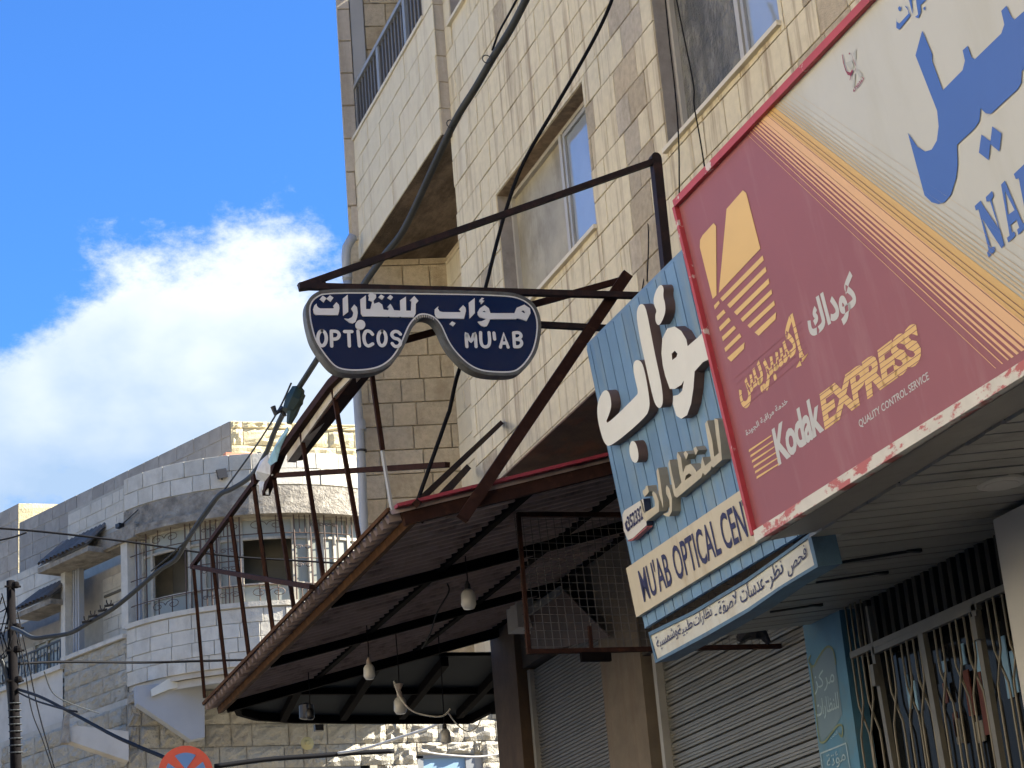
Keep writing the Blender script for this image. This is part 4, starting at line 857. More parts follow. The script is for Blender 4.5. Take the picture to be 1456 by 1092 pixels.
for x, s in ((1215, 0), (1229, 1), (1261, 0), (1283, 1), (1300, 0), (1330, 0), (1352, 1), (1372, 0), (1406, 0), (1428, 1)):
    ytop = 933-.453*(x-1212); P = onX(x, ytop, XG-.0)
    y = P.y; zt = P.z
    for sg in (-1, 1):
        off = .038; pts = [V((XG, y+sg*off, zt+(.42 if x < 1240 else 0))), V((XG, y+sg*off, zt-.20)), V((XG, y+sg*off*.9, zt-.26)), V((XG, y, zt-.34)), V((XG, y-sg*off*.9, zt-.42)), V((XG, y-sg*off, zt-.48)), V((XG, y-sg*off, -1.4))]
        q = MB(); q.tube([p+V((sg*.006, 0, 0)) for p in pts], .006, 5); q.build('twisted_bar', M_BAR, gt)
q = MB()
yy = 9.1
while yy > 6.9: q.abox(XG+.05, XG+.09, yy, yy+.035, zb+.0, 2.3); yy -= .085
q.build('vent_strips', mat('dark vent strip', (.03, .03, .027), .7, spec=.2), gt)
for p in ((1244, 960), (1389, 893)): q = MB(); w = onX(*p, XG-.03); q.box(w, (.015, 0, 0), (0, .018, 0), (0, 0, .055)); q.build('hinge', M_GF, gt)
q = MB(); q.abox(XG-.10, XG+.05, 9.0, 9.04, .2, 1.2); q.build('latch_stile', M_DARKWALL, gt)
# prints imitating reflections in the shop glass
for k, (a, m_, w_, h_) in enumerate((((1378, 985), 'or', .05, .22), ((1360, 1030), 'or', .04, .12), ((1394, 1040), 'wh', .07, .1), ((1363, 1040), 'wh', .05, .12), ((1345, 985), 'or', .03, .1), ((1398, 1000), 'or', .04, .3))):
    P = onX(*a, XG+.12); q = MB(); q.box(P, (.004, 0, 0), (0, w_/2, 0), (0, 0, h_/2))
    lab_ = ['orange red print right of the middle post, the widest', 'narrow orange red print left of the widest one', 'grey paper below the orange prints, the widest paper', 'small grey paper beside the narrow orange print', 'small orange red print just right of the middle post', 'tall orange red print nearest the right door post'][k]
    tag(q.build('window_sticker', mat('orange red print', (.10, .022, .012), .6) if m_ == 'or' else mat('grey paper', (.16, .155, .14), .7)), lab_+' inside the barred window', 'sticker', 'small prints in the barred shop window')
for k, (a, b, w_) in enumerate((((1288, 960), (1296, 1008), .030), ((1299, 968), (1306, 1010), .022), ((1388, 912), (1399, 985), .05), ((1424, 905), (1438, 992), .05), ((1439, 925), (1446, 985), .03), ((1341, 940), (1344, 955), .03), ((1368, 915), (1371, 945), .03))):  # flat blue strips painting sky reflections that the dark glass lacks
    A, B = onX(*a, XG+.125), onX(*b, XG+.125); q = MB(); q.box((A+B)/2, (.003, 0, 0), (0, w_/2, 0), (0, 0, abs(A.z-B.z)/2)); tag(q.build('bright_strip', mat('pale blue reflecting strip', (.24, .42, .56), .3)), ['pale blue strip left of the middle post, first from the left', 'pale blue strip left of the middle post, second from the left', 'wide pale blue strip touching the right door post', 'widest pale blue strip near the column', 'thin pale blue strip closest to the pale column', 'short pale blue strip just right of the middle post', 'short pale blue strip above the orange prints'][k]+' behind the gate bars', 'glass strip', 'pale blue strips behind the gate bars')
# pale column at the right edge
cl = MB(); cl.abox(4.95, 5.5, 5.9, onX(1416, 765, 4.95).y, -1.46, 2.18); tag(cl.build('entrance_column', mat('smooth pale column', (.44, .44, .42), .8, noise=.05, nscale=3, stain=(.3, .3, .28), stain_amt=.2, stain_scale=(3, 3, 3))), 'smooth pale grey column at the right edge beside the barred gate', 'column')

# ================================================================== HANGING WIRE MESH, BULBS
ms = thing('wire_mesh_panel', (4.5, 10.2, 2.25), 'rusty framed square wire mesh panel hanging under the awning', 'mesh panel')
YM = 10.2; MPl = Plane((4, YM, 2.5), (0, -1, 0), (1, 0, 0))
q = MB(); q.bar(MPl.at(737, 733), MPl.at(752, 928), .022, up=(0, 1, 0)); q.bar(MPl.at(735, 732), MPl.at(905, 732), .026, up=(0, 1, 0)); q.bar(MPl.at(750, 927), MPl.at(1148, 918), .026, up=(0, 1, 0)); q.bar(MPl.at(1143, 888), MPl.at(1146, 925), .03, up=(0, 1, 0)); q.bar(MPl.at(838, 890), MPl.at(842, 940), .02, up=(0, 1, 0)); q.build('frame', M_BROWN, ms)
q = MB()
for k in range(34):
    x = MPl.at(752, 900).x+k*.047; za = MPl.at(745, 735).z+.02; zb_ = MPl.at(752, 925).z
    if x < 5.28: q.bar((x, YM, zb_), (x-.03, YM, za), .0026)
for k in range(18):
    z = MPl.at(752, 925).z+.02+k*.046
    q.bar((MPl.at(752, 900).x-.03, YM, z), (5.28, YM, z-.01), .0026)
tag(q.build('wire_mesh', mat('dull wire', (.07, .065, .06), .5), ms), kind='stuff')
q = MB(); q.bar(MPl.at(826, 934), MPl.at(868, 934), .05, .03, up=(0, 1, 0)); tag(q.build('shelf_bracket', M_BLKBEAM), 'small dark bracket plate under the wire mesh panel', 'bracket')
q = MB(); w = MPl.at(1068, 905, .04); q.tube([w+V((-.10, 0, -.03)), w+V((-.06, 0, .02)), w+V((0, 0, .03)), w+V((.06, 0, .0)), w+V((.09, 0, -.05))], [.02, .05, .06, .03, .015], 7); tag(q.build('plastic_bag', M_BLACK), 'black crumpled bag caught on the mesh rail', 'bag')
M_BULB = mat('opal led bulb', (.50, .50, .47), .25, spec=.6); M_SOCK = mat('old ceramic socket', (.36, .30, .26), .5)
for k, (px, py, Yd, s, sock, lab) in enumerate(((666, 852, 11.0, 1.0, M_BLACK, 'large white bulb hanging in a black socket, highest of the hanging bulbs'), (525, 955, 12.6, .85, M_SOCK, 'white bulb in a pale socket, leftmost bright bulb under the awning'), (569, 1003, 13.3, 1.0, M_SOCK, 'white bulb under a pale funnel shaped socket'), (633, 1047, 13.8, .9, M_BLACK, 'lowest white bulb hanging below the dark canopy edge'), (441, 1015, 14.0, .7, M_BLACK, 'unlit dark bulb hanging at the left canopy rim'))):
    w = onY(px, py, Yd); t = thing('hanging_bulb', w, lab, 'light bulb', 'bulbs hanging under the awnings'); r = .045*s
    q = MB(); q.lathe([(-.062*s, .2*r), (-.058*s, .7*r), (-.035*s, r), (.03*s, r*.97), (.05*s, r*.7), (.06*s, r*.4)], w, n=18); q.build('glass_bulb', M_BULB if k != 4 else M_BLACK, t, smooth=True)
    q = MB(); q.lathe([(.058*s, .4*r), (.065*s, .45*r), (.09*s, .4*r), (.10*s, .25*r)] + ([(.115*s, .3*r), (.15*s, .7*r), (.152*s, .2*r)] if k == 2 else [(.11*s, .2*r)]), w, n=12); q.build('socket', sock, t)
    topz = AZ+AS*(w.x-AX)-.03
    q = MB(); q.tube([w+V((0, 0, .1*s)), V((w.x+.004, w.y, (w.z+topz)/2)), V((w.x, w.y, max(topz, w.z+.2)))], .004, 5); q.build('cord', M_WIREM, t)

# ================================================================== SECOND, DARK BLUE CANOPY BEYOND
c2 = thing('canopy', (4.7, 16.3, 3.1), 'dark blue grey flat canopy with rounded corner beyond the maroon awning', 'awning')
ZC = 3.22
out = [onZ(*p, ZC) for p in [(338, 985), (334, 1002), (340, 1014), (365, 1021), (420, 1025), (540, 1026), (668, 1026), (702, 1008)]]
out += [V((5.85, 15.25, ZC)), V((5.3, 15.02, ZC)), V((3.4, 15.02, ZC))]
q = MB(); q.prism([[p+V((0, 0, .05)) for p in out]], (0, 0, -1), 0); q.prism([[p+V((0, 0, .08)) for p in out]], (0, 0, 1), 0); q.build('sheet', M_BLUECAN, c2)
q = MB()
for a, b in zip(out[:8], out[1:8]): q.bar(a+V((0, 0, .03)), b+V((0, 0, .03)), .05, .10)
q.bar(out[7]+V((0, 0, .03)), V((5.9, 15.1, ZC+.05)), .06, .16); q.build('rim', M_BLKBEAM, c2)
for x in (3.95, 4.5, 5.05, 5.6):
    q = MB(); q.bar((x-.18, 15.05, ZC+.01), (x+.12, 17.35, ZC+.01), .06, .07); q.build('rafter', M_BLKBEAM, c2)
q = MB(); q.bar((3.5, 16.2, ZC+.02), (5.8, 16.35, ZC+.02), .05, .05); q.build('purlin', M_BLKBEAM, c2)
q = MB(); q.lathe([(-.06, .03), (-.05, .06), (.05, .06), (.07, .02)], onY(436, 1012, 15.4), n=12); tag(q.build('loudspeaker', M_BLACK), 'small black horn hanging at the canopy rim', 'loudspeaker')
w = onY(453, 1035, 16); q = MB(); q.box(w, (.035, 0, 0), (0, .03, 0), (0, 0, .025)); tag(q.build('lamp_box', M_BLACK), 'tiny black box lamp below the dark canopy rim', 'lamp')

# ================================================================== ROUNDED CORNER BUILDING ACROSS THE JUNCTION
CX, CY, R = 7.6, 33.15, 2.85
RB = thing('corner_house', (7.6, 34, -1.6), 'weathered white stone corner house with rounded bay, iron window grilles and grey parapet', 'building')
def cyl(th, z, r=R): a = math.radians(th); return V((CX+r*math.sin(a), CY-r*math.cos(a), z))
TH0, TH1 = -66.5, 75
def arcwall(mb, r, z0, z1, t0=TH0, t1=TH1, n=28, mi=0, flip=False):
    for i in range(n):
        a, b = t0+(t1-t0)*i/n, t0+(t1-t0)*(i+1)/n
        mb.add([cyl(a, z0, r), cyl(b, z0, r), cyl(b, z1, r), cyl(a, z1, r)], [(0, 1, 2, 3)], mi)
def arcring(mb, r0, r1, z0, z1, t0=TH0, t1=TH1, n=28, mi=0):
    for i in range(n):
        a, b = t0+(t1-t0)*i/n, t0+(t1-t0)*(i+1)/n
        vs = [cyl(t, z, r) for t in (a, b) for r in (r0, r1) for z in (z0, z1)]
        mb.add(vs, [(0, 2, 3, 1), (4, 5, 7, 6), (0, 1, 5, 4), (2, 6, 7, 3), (1, 3, 7, 5), (0, 4, 6, 2)], mi)
WD = V((-.395, .919, 0)).normalized(); WN = V((-.919, -.395, 0)).normalized(); J = cyl(TH0, 0); J.z = 0
def wp(s, z, off=0): return J+WD*s+WN*off+V((0, 0, z))
rw = MB(); arcwall(rw, R, 6.5, 7.46); arcwall(rw, R, 9.42, 9.97); 
rw.add([cyl(t, 9.97, R) for t in range(-66, 76, 6)]+[V((12, 36, 9.97)), V((6, 38, 9.97))], [tuple(range(26))])
rwall = rw.build('wall', M_WMORTAR, RB)
def laycyl(z0, z1, ch, lmin, lmax, m, seed, r=R, t0=TH0, t1=TH1, kind='dressed', depth=.03, part=rwall):
    rnd = random.Random(seed); z = z0
    while z < z1-.03:
        h = min(ch, z1-z); t = t0-rnd.uniform(0, 5)
        while t < t1:
            L = rnd.uniform(lmin, lmax); dt = math.degrees(L/r); a, b = max(t, t0), min(t+dt, t1); t += dt
            if b-a < 1: continue
            th = math.radians((a+b)/2); Nn = V((math.sin(th), -math.cos(th), 0)); U_ = V((math.cos(th), math.sin(th), 0)); ww = math.radians(b-a)*r
            c = cyl((a+b)/2, z+h/2, r*math.cos(math.radians(b-a)/2)-.004); sx, sy, sz = ww-.008, h-.008, depth+rnd.uniform(-.006, .006)
            key = ('dressed', 0) if kind == 'dressed' else ('rock', rnd.randrange(5))
            mw = Matrix(((U_.x*sx, 0, Nn.x*sz, c.x), (U_.y*sx, 0, Nn.y*sz, c.y), (0, sy, 0, c.z), (0, 0, 0, 1)))
            px, py, zz = proj(c); POOL.setdefault((RB, 'stone'), []).append(((20 < px < 530)*sx*sy/zz**2*abs(Nn.dot(c.normalized())), part, key, mw, m))
        z += h
laycyl(9.44, 9.99, .275, .30, .44, M_WSTONE, 1); laycyl(6.5, 7.42, .231, .30, .46, M_WSTONE, 2)
q = MB(); arcring(q, R-.28, R+.03, 9.0, 9.42, n=32); arcring(q, R-.2, R+.10, 8.94, 9.06, n=32); q.build('concrete_band', M_CONC, RB)
q = MB(); arcring(q, R-.3, R+.045, 7.44, 7.52, n=24); q.build('sill', M_WSTONE, RB)
q = MB(); arcring(q, R-.5, R-.02, 6.42, 6.5); arcwall(q, R-.1, 6.3, 6.45); q.build('slab_edge', M_PLASTER, RB)
q = MB(); q.prism([[cyl(t, 6.42, R-.05) for t in range(-66, 76, 6)]+[V((11, 36, 6.42)), V((5, 36, 6.42))]], (0, 0, -1), 0); q.build('slab_soffit', M_RENDER, RB)
# bay windows: back wall of dark room, frames, panes, grille
q = MB(); arcwall(q, R-.9, 7.4, 9.05); q.build('room_back', mat('dim room wall', (.16, .15, .12), .9, noise=.2, nscale=2), RB)
def cylpx(px, py, r):
    d = ray(px, py); a = d.x**2+d.y**2; b = -2*(d.x*CX+d.y*CY); c = CX*CX+CY*CY-r*r; D = max(b*b-4*a*c, 0); t = (-b-math.sqrt(D))/2/a; p = d*t
    return math.degrees(math.atan2(p.x-CX, CY-p.y)), p.z
bw = MB(); RI = R-.16
thm = [cylpx(x, 800, RI)[0] for x in (190, 204, 217, 270, 291, 312, 344, 418, 440, 459, 476, 496)]
for t in thm: p = cyl(t, 0, RI); bw.bar(cyl(t, 7.5, RI), cyl(t, 8.96, RI), .05, .05, up=(p-V((CX, CY, 0))))
for z in (7.53, 7.84, 8.60, 8.93): arcring(bw, RI-.02, RI+.02, z-.02, z+.02)
bay = bw.build('window', M_FRAMEC, RB)
for i in range(len(thm)-1):
    opening = i in (2, 6)
    for z0, z1 in ((7.55, 7.82), (7.86, 8.58), (8.62, 8.91)):
        if opening and z0 == 7.86: continue
        q = MB(); arcwall(q, RI-.01, z0, z1, thm[i]+.4, thm[i+1]-.4, n=2); q.build('pane', M_PANEW, bay)
q = MB(); arcwall(q, RI-.01, 7.55, 8.93, thm[-1], TH1, n=8); q.build('pane', M_PANEW, bay)
gr = MB(); RG = R-.02
for t in thm[1:] + [cylpx(x, 800, RG)[0] for x in (300, 325)]: gr.tube([cyl(t, 7.52, RG), cyl(t, 8.94, RG)], .012, 4)
for z in (7.80, 8.22, 8.64):
    for i, (a, b) in enumerate(zip(thm, thm[1:])):
        if i in (2, 6) and z == 8.22: continue
        gr.tube([cyl(a+(b-a)*k/3, z, RG) for k in range(4)], .009, 4, caps=False)
def scroll(mb, t, z, s, f=cyl):
    for sg in (-1, 1):
        pts = []
        for k in range(15):
            a = k/14*2.6*math.pi; rr = s*(1-.75*k/14)
            pts.append(cyl(t+sg*math.degrees((s-rr*math.cos(a))/R), z+rr*.55*math.sin(a), RG+.005))
        mb.tube(pts, .007, 3, caps=False)
for a, b in zip(thm[1:], thm[2:]):
    for k in (1, 2):
        if (b-a) > 5:
            t = a+(b-a)*k/3
            gr.tube([cyl(t, 7.52, RG), cyl(t, 7.80, RG)], .010, 4); gr.tube([cyl(t, 8.64, RG), cyl(t, 8.94, RG)], .008, 4)
for i in (2, 4, 5, 6, 8, 9):
    t = (thm[i]+thm[i+1])/2
    for z in (7.67, 8.78): scroll(gr, t, z, min(.15, math.radians(thm[i+1]-thm[i])*R*.24))
for t in ((thm[4]+thm[5])/2, (thm[5]+thm[6])/2, (thm[7]+thm[8])/2):
    for z in (8.1, 8.4): scroll(gr, t, z, .07)
    for d in (-3, 3): gr.tube([cyl(t+d, 7.8, RG), cyl(t+d, 8.64, RG)], .007, 3)
tag(gr.build('grille', M_IRON, RB))
# column left of the bay
q = MB(); q.box(wp(.0, 8.25, -.08), WD*.10, WN*.12, (0, 0, .78)); q.build('corner_column', M_WSTONE, RB)
q = MB(); q.box(wp(-.16, 8.25, -.22), WD*.07, WN*.12, (0, 0, .78)); q.build('side_pier', M_RENDER, RB)
# left wing: stone wall, loggia, parapet
lw2 = MB(); L1 = 1.95
quadwall(lw2, wp(0, 6.2), WD, UP, L1, 1.12, [])
q = MB(); quadwall(q, wp(-.05, 9.0, .02), WD, UP, 1.85, .90, []); wpar = q.build('wing_parapet', M_WMORTAR, RB)

lwing = lw2.build('wing_wall', M_WMORTAR, RB)
q = MB(); q.add([wp(0, 6.25), wp(L1, 6.25), wp(L1, 6.25, -1.5), wp(0, 6.25, -1.5)], [(0, 1, 2, 3)]); q.build('wing_soffit', M_RENDER, RB)
lay(RB, lwing, wp(L1, 6.28), -WD, UP, L1, 1.02, .26, .35, .6, m=M_RSTONE, kind='rock', depth=.05, seed=41, N_=WN)
lay(RB, wpar, wp(1.8, 9.25, .02), -WD, UP, 1.8, .60, .2, .22, .42, m=M_WSTONE, seed=42, N_=WN)
q = MB(); q.box(wp(L1/2, 7.34), WD*L1/2, WN*.09, (0, 0, .035)); q.build('ledge', M_WSTONE, RB)
q = MB(); q.box(wp(.95, 9.02, -.1), WD*1.35, WN*.2, (0, 0, .12)); q.build('lintel', M_CONC, RB)
# loggia: side pier, door wall with stones
q = MB(); q.box(wp(1.98, 8.15, -.05), WD*.07, WN*.07, (0, 0, .82)); q.build('corner_column', M_WSTONE, RB)
for s_ in (1.86, 1.78, 1.70): q = MB(); q.box(wp(s_, 8.15, -.16), WD*.025, WN*.05, (0, 0, .82)); q.build('door_jamb', M_RENDER, RB)
lg = MB(); quadwall(lg, wp(.2, 7.3, -.62), WD, UP, 3.0, 1.6, []); lgp = lg.build('loggia_wall', M_WMORTAR, RB)
lay(RB, lgp, wp(1.70, 7.3, -.60), -WD, UP, 1.2, 1.45, .24, .28, .42, m=M_WSTONE, seed=43, N_=WN)
q = MB(); q.box(wp(.47, 8.1, -.5), WD*.05, WN*.05, (0, 0, .8)); q.box(wp(1.0, 8.42, -.58), WD*.62, WN*.02, (0, 0, .02)); q.build('door_frame', mat('dark olive frame', (.12, .11, .08), .7), RB)
q = MB(); q.box(wp(.28, 8.1, -.55), WD*.14, WN*.02, (0, 0, .8)); q.build('door', M_GLASSK, RB)
q = MB(); q.tube([wp(1.9, 8.90, .02), wp(.1, 8.92, .02)], .03, 5); q.build('conduit', M_FRAMEC, RB)
# upper grey block wall and return wall with sun yellow in its colour
Q0 = V((6.86, 32.3, 0)); GD = V((-.187, .423, 0)).normalized(); GN = V((-GD.y, GD.x, 0))
gw = MB(); quadwall(gw, Q0+V((0, 0, 9.4)), GD, UP, 7.15, 1.78, []); gw.add([Q0+V((0, 0, 9.9)), V((11.5, 32.3, 9.9)), V((11.5, 32.3, 11.18)), Q0+V((0, 0, 11.18))], [(0, 1, 2, 3)])
gw.add([Q0+V((0, 0, 11.18)), V((11.5, 32.3, 11.18)), V((11.5, 40, 11.18)), Q0+GD*7.15+V((0, 0, 11.18))], [(0, 1, 2, 3)])
gwp = gw.build('roof_storey', M_WMORTAR, RB)
lay(RB, gwp, Q0+GD*7.13+V((0, 0, 9.57)), -GD, UP, 7.13, 1.62, .27, .35, .6, m=M_BLOCK, seed=51, N_=GN, gap=.012)
lay(RB, gwp, Q0+V((0, 0, 9.85)), (1, 0, 0), UP, 4.4, 1.34, .30, .4, .95, m=M_SUNBLOCK, kind='rock', depth=.05, seed=52, N_=(0, -1, 0), gap=.012)
q = MB(); quadwall(q, wp(1.75, 8.4, -.25), WD, UP, 10, .95, []); gl = q.build('wing_upper_wall', M_WMORTAR, RB)
lay(RB, gl, wp(9, 8.4, -.24), -WD, UP, 7.2, .95, .27, .35, .55, m=M_WSTONE, seed=53, N_=WN)
# orange tile leaning on the parapet, little flood light, pipes
q = MB(); q.box(cyl(-21, 10.03, R-.25), (.26, 0, 0), (0, .12, .02), (0, 0, .05)); tag(q.build('roof_tile', M_CLAYR), 'broken orange clay tile lying on the rounded parapet', 'roof tile')
q = MB()
for k in range(5):
    c = cyl(-14+k*2.3, 10.05, R-.3); q.tube([c+V((.05*math.cos(a), 0, .05*math.sin(a))) for a in [j*.5 for j in range(11)]], .012, 4)
tag(q.build('hose_coil', M_CABLE), 'loose rings of dark hose lying on the rounded parapet', 'hose')
w = V(cyl(cylpx(317, 675, R)[0], cylpx(317, 675, R)[1], R+.07)); q = MB(); q.box(w, (.075, 0, .015), (0, .05, .01), (-.015, 0, .075)); q.bar(w+V((0, 0, -.05)), w+V((.02, .1, -.12)), .02); tag(q.build('flood_light', M_BLACK), 'small square black flood light on the rounded white parapet', 'flood light')
w = wp(.05, 9.2, .08); q = MB(); q.box(w, WD*.06, WN*.05, (0, 0, .035)); q.tube([w, w-WD*.25+V((0, 0, .05)), cyl(-58, 9.36, R+.06)], .012, 4); tag(q.build('wall_lamp', M_BLACK), 'small black lamp with a short cable under the white parapet', 'wall lamp')
# tiled little eaves
def eave(s0, s1, z0, z1, off0, off1, label):
    t = thing('tile_eave', wp((s0+s1)/2, z0, off1), label, 'tiled eave')
    n = int((s1-s0)/.13)
    for k in range(n):
        a, b = wp(s0+(k+.5)*.13, z0, off1), wp(s0+(k+.5)*.13, z1, off0); d = (b-a); x = WD*.058; nn = x.cross(d).normalized(); nn = nn if nn.z > 0 else -nn
        pr = [(-1, 0), (-.7, .7), (0, 1), (.7, .7), (1, 0)]; q = MB()
        q.add([a+x*i+nn*.055*j for i, j in pr]+[b+x*i*.9+nn*.05*j for i, j in pr], [(i, i+1, i+6, i+5) for i in range(4)]); q.build('tile', M_CLAY, t)
    q = MB(); q.add([wp(s0, z0-.02, off1-.02), wp(s1, z0-.02, off1-.02), wp(s1, z1-.02, off0), wp(s0, z1-.02, off0)], [(0, 1, 2, 3)])
    q.box(wp((s0+s1)/2, z0-.07, (off0+off1)/2-.02), WD*(s1-s0)/2, WN*((off1-off0)/2-.02), (0, 0, .045)); q.build('eave_slab', M_CONC, t)
eave(.55, 2.2, 8.98, 9.42, -.05, .42, 'dark weathered clay tile eave over the loggia of the corner house')
eave(1.98, 3.2, 8.42, 8.82, -.2, .3, 'lower clay tile eave over the far balcony window')
# far wing: plaster balcony parapet, window, railing
fw = MB(); quadwall(fw, wp(1.98, 5.9, .03), WD, UP, 5.5, 1.30, []); fw.add([wp(1.98, 6.0, .03), wp(7.5, 6.0, .03), wp(7.5, 6.0, -1.4), wp(1.98, 6.0, -1.4)], [(0, 1, 2, 3)]); fw.build('balcony_parapet', M_PLASTER, RB)
q = MB(); q.box(wp(4.7, 7.23, .0), WD*2.75, WN*.10, (0, 0, .04)); q.build('ledge', M_WSTONE, RB)
q = MB(); quadwall(q, wp(2.05, 7.2, -.9), WD, UP, 5.5, 1.3, [(.9, 2.4, 0, 1.05)]); far = q.build('rear_wall', M_WMORTAR, RB)
lay(RB, far, wp(7.5, 7.2, -.88), -WD, UP, 5.5, 1.0, .26, .35, .5, (), m=M_WSTONE, seed=61, N_=WN)
fwn = MB()
for s_ in (2.75, 3.1, 3.45, 3.9, 4.35): fwn.box(wp(s_, 7.7, -.80), WD*.03, WN*.03, (0, 0, .5))
for z in (7.25, 7.95, 8.18): fwn.box(wp(3.55, z, -.80), WD*.82, WN*.03, (0, 0, .03))
fwn = fwn.build('window', M_FRAMEC, RB)
for k, (a, b, m_) in enumerate(((2.78, 3.07, M_PANEW), (3.13, 3.42, M_GLASSK), (3.48, 3.87, M_PANEW), (3.93, 4.32, M_PANEW))):
    q = MB(); q.box(wp((a+b)/2, 7.7, -.82), WD*(b-a)/2, WN*.01, (0, 0, .46)); q.build('pane', m_, fwn)
q = MB(); q.box(wp(2.3, 7.7, -.75), WD*.2, WN*.08, (0, 0, .52)); q.build('shutter_side', mat('dull green grey board', (.15, .15, .13), .8, noise=.2), RB)
rl_ = MB(); rl_.tube([wp(2.05, 7.72, .0), wp(7.2, 7.68, .0)], .022, 5)
s_ = 2.1
while s_ < 7.2:
    rl_.tube([wp(s_, 7.28, 0), wp(s_, 7.70, 0)], .009, 4)
    if int(s_*10) % 2: rl_.tube([wp(s_+.06+.035*math.cos(a), 7.5+.12*math.sin(a), 0) for a in [j*math.pi/5 for j in range(11)]], .007, 3, caps=False)
    s_ += .11
rl_.build('railing', mat('dark blue green iron', (.03, .05, .07), .5), RB)
q = MB(); q.lathe([(-.04, .02), (-.02, .05), (.02, .05), (.04, .02)], wp(3.2, 8.02, .1), n=10); tag(q.build('globe_lamp', M_BULB), 'tiny white globe lamp under the lower tiled eave', 'lamp')
# cantilever brackets and lower walls
LY = 31.9
lwm = MB(); quadwall(lwm, (4.95, LY, -1.6), (1, 0, 0), UP, 8, 8.0, [(8.05-4.95, 9.03-4.95, 5.6, 6.86), (9.72-4.95, 10.72-4.95, 5.6, 6.9), (6.0-4.95, 8.9-4.95, 5.2, 6.72)])
lowr = lwm.build('lower_wall', M_WMORTAR, RB)
lay(RB, lowr, (4.95, LY-.02, 4.4), (1, 0, 0), UP, 8.0, 2.0, .36, .30, .62, [(6.0-4.95, 9.15-4.95, -1, .72), (9.72-4.95, 10.85-4.95, -1, .88)], m=M_RSTONE, kind='rock', depth=.07, seed=71, N_=(0, -1, 0), gap=.012)
lwl = MB(); quadwall(lwl, V((4.95, LY, -1.6)), WD, UP, 8, 7.9, []); lowl = lwl.build('lower_side_wall', M_WMORTAR, RB)
lay(RB, lowl, V((4.95, LY, 4.2))+WD*4, -WD, UP, 4, 2.0, .34, .3, .6, m=M_RSTONE, kind='rock', depth=.06, seed=72, N_=WN, gap=.012)
def bracket(pts, dpt, m_, dv): q = MB(); q.prism([[V(p) for p in pts]], (V(pts[1])-V(pts[0])).cross(V(pts[2])-V(pts[1])), dpt); return q.build('cantilever', m_, RB)
# right cantilever fin seen side-on (grey), left one lower
a, b, c, d = onY(192, 973, 31.4), onY(290, 1000, 31.7), onY(290, 1047, 31.75), onY(196, 1000, 31.3)
q = MB(); q.prism([[onY(193, 975, 31.3), onY(291, 968, 31.3), onY(291, 1048, 31.3), onY(272, 1052, 31.3), onY(195, 1000, 31.3)]], (0, -1, 0), .25); q.build('cantilever', M_RENDER, RB)
q = MB(); q.prism([[onY(215, 980, 31.22), onY(240, 965, 31.22), onY(330, 952, 31.22), onY(330, 962, 31.22), onY(240, 980, 31.22), onY(216, 990, 31.22)]], (0, -1, 0), .06); q.build('beam_face', M_CREAMB, RB)
q = MB(); q.prism([[onY(99, 1034, 31.6), onY(110, 1032, 31.6), onY(183, 1040, 31.6), onY(183, 1082, 31.6), onY(100, 1054, 31.6)]], (0, -1, 0), .3); q.build('cantilever', M_PLASTER, RB)
q = MB(); q.prism([[onY(91, 1020, 31.5), onY(99, 1012, 31.5), onY(99, 1056, 31.5), onY(87, 1056, 31.5)]], (0, -1, 0), .2); q.build('pier_end', M_CONC, RB)
# sky mirroring shop windows low on the wall
for x0_, x1_, zt_ in ((6.0, 8.9, 5.12), (9.72, 10.72, 5.26)):
    f = MB(); f.abox(x0_, x1_, LY-.02, LY+.04, zt_-.04, zt_+.10); f.abox(x0_, x0_+.10, LY-.02, LY+.04, zt_-2, zt_); f.abox(x1_-.16, x1_, LY-.02, LY+.04, zt_-2, zt_)
    wq = f.build('shop_window', mat('dull grey window frame', (.25, .26, .26), .5), RB)
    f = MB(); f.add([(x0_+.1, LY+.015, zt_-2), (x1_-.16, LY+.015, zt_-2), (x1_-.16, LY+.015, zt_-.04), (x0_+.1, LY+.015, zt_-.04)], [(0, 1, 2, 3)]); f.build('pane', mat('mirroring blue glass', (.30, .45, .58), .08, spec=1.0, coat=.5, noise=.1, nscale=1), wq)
q = MB(); q.box(onY(437, 1057, 31.5), (.10, 0, 0), (0, .02, 0), (0, 0, .005)); 
q = MB(); q.lathe([(-.02, .10), (.0, .11), (.02, .05), (.05, .03)], onY(437, 1057, 31.6), (0, -1, 0), 14); tag(q.build('wall_bell', mat('brass disc', (.42, .36, .16), .5)), 'small round brass coloured bell on the rough stone wall', 'bell')
# body of the house behind the facade
q = MB(); q.prism([[V((5.3, 32.6, 9.9)), V((10, 33, 9.9)), V((14, 36, 9.9)), V((14, 46, 9.9)), wp(9, 9.9, -1.2), wp(1, 9.9, -1.3)]], (0, 0, 1), 11.5); q.build('inner_wall', M_WMORTAR, RB)

# far block at the left edge
fb = thing('town_building', (4.6, 45, -1.6), 'taller grey block at the far left whose return wall is sunlit yellow', 'building')
c0 = onY(26, 716, 43); F1 = V((c0.x, c0.y, 0)); q = MB()
quadwall(q, F1+V((0, 0, -1.6)), (-.395, .919, 0), UP, 10, c0.z+1.6, []); q.add([F1+V((0, 0, -1.6)), F1+V((6, 0, -1.6)), F1+V((6, 0, c0.z)), F1+V((0, 0, c0.z))], [(0, 1, 2, 3)])
q.add([F1+V((0, 0, c0.z)), F1+V((6, 0, c0.z)), F1+V((6, 9, c0.z)), F1+WD*10+V((0, 0, c0.z))], [(0, 1, 2, 3)])
fbw = q.build('wall', M_WMORTAR, fb)
lay(fb, fbw, F1+WD*6+V((0, 0, c0.z-5.4)), -WD, UP, 6, 5.42, .36, .5, .9, m=M_BLOCK, seed=81, N_=WN, gap=.014)
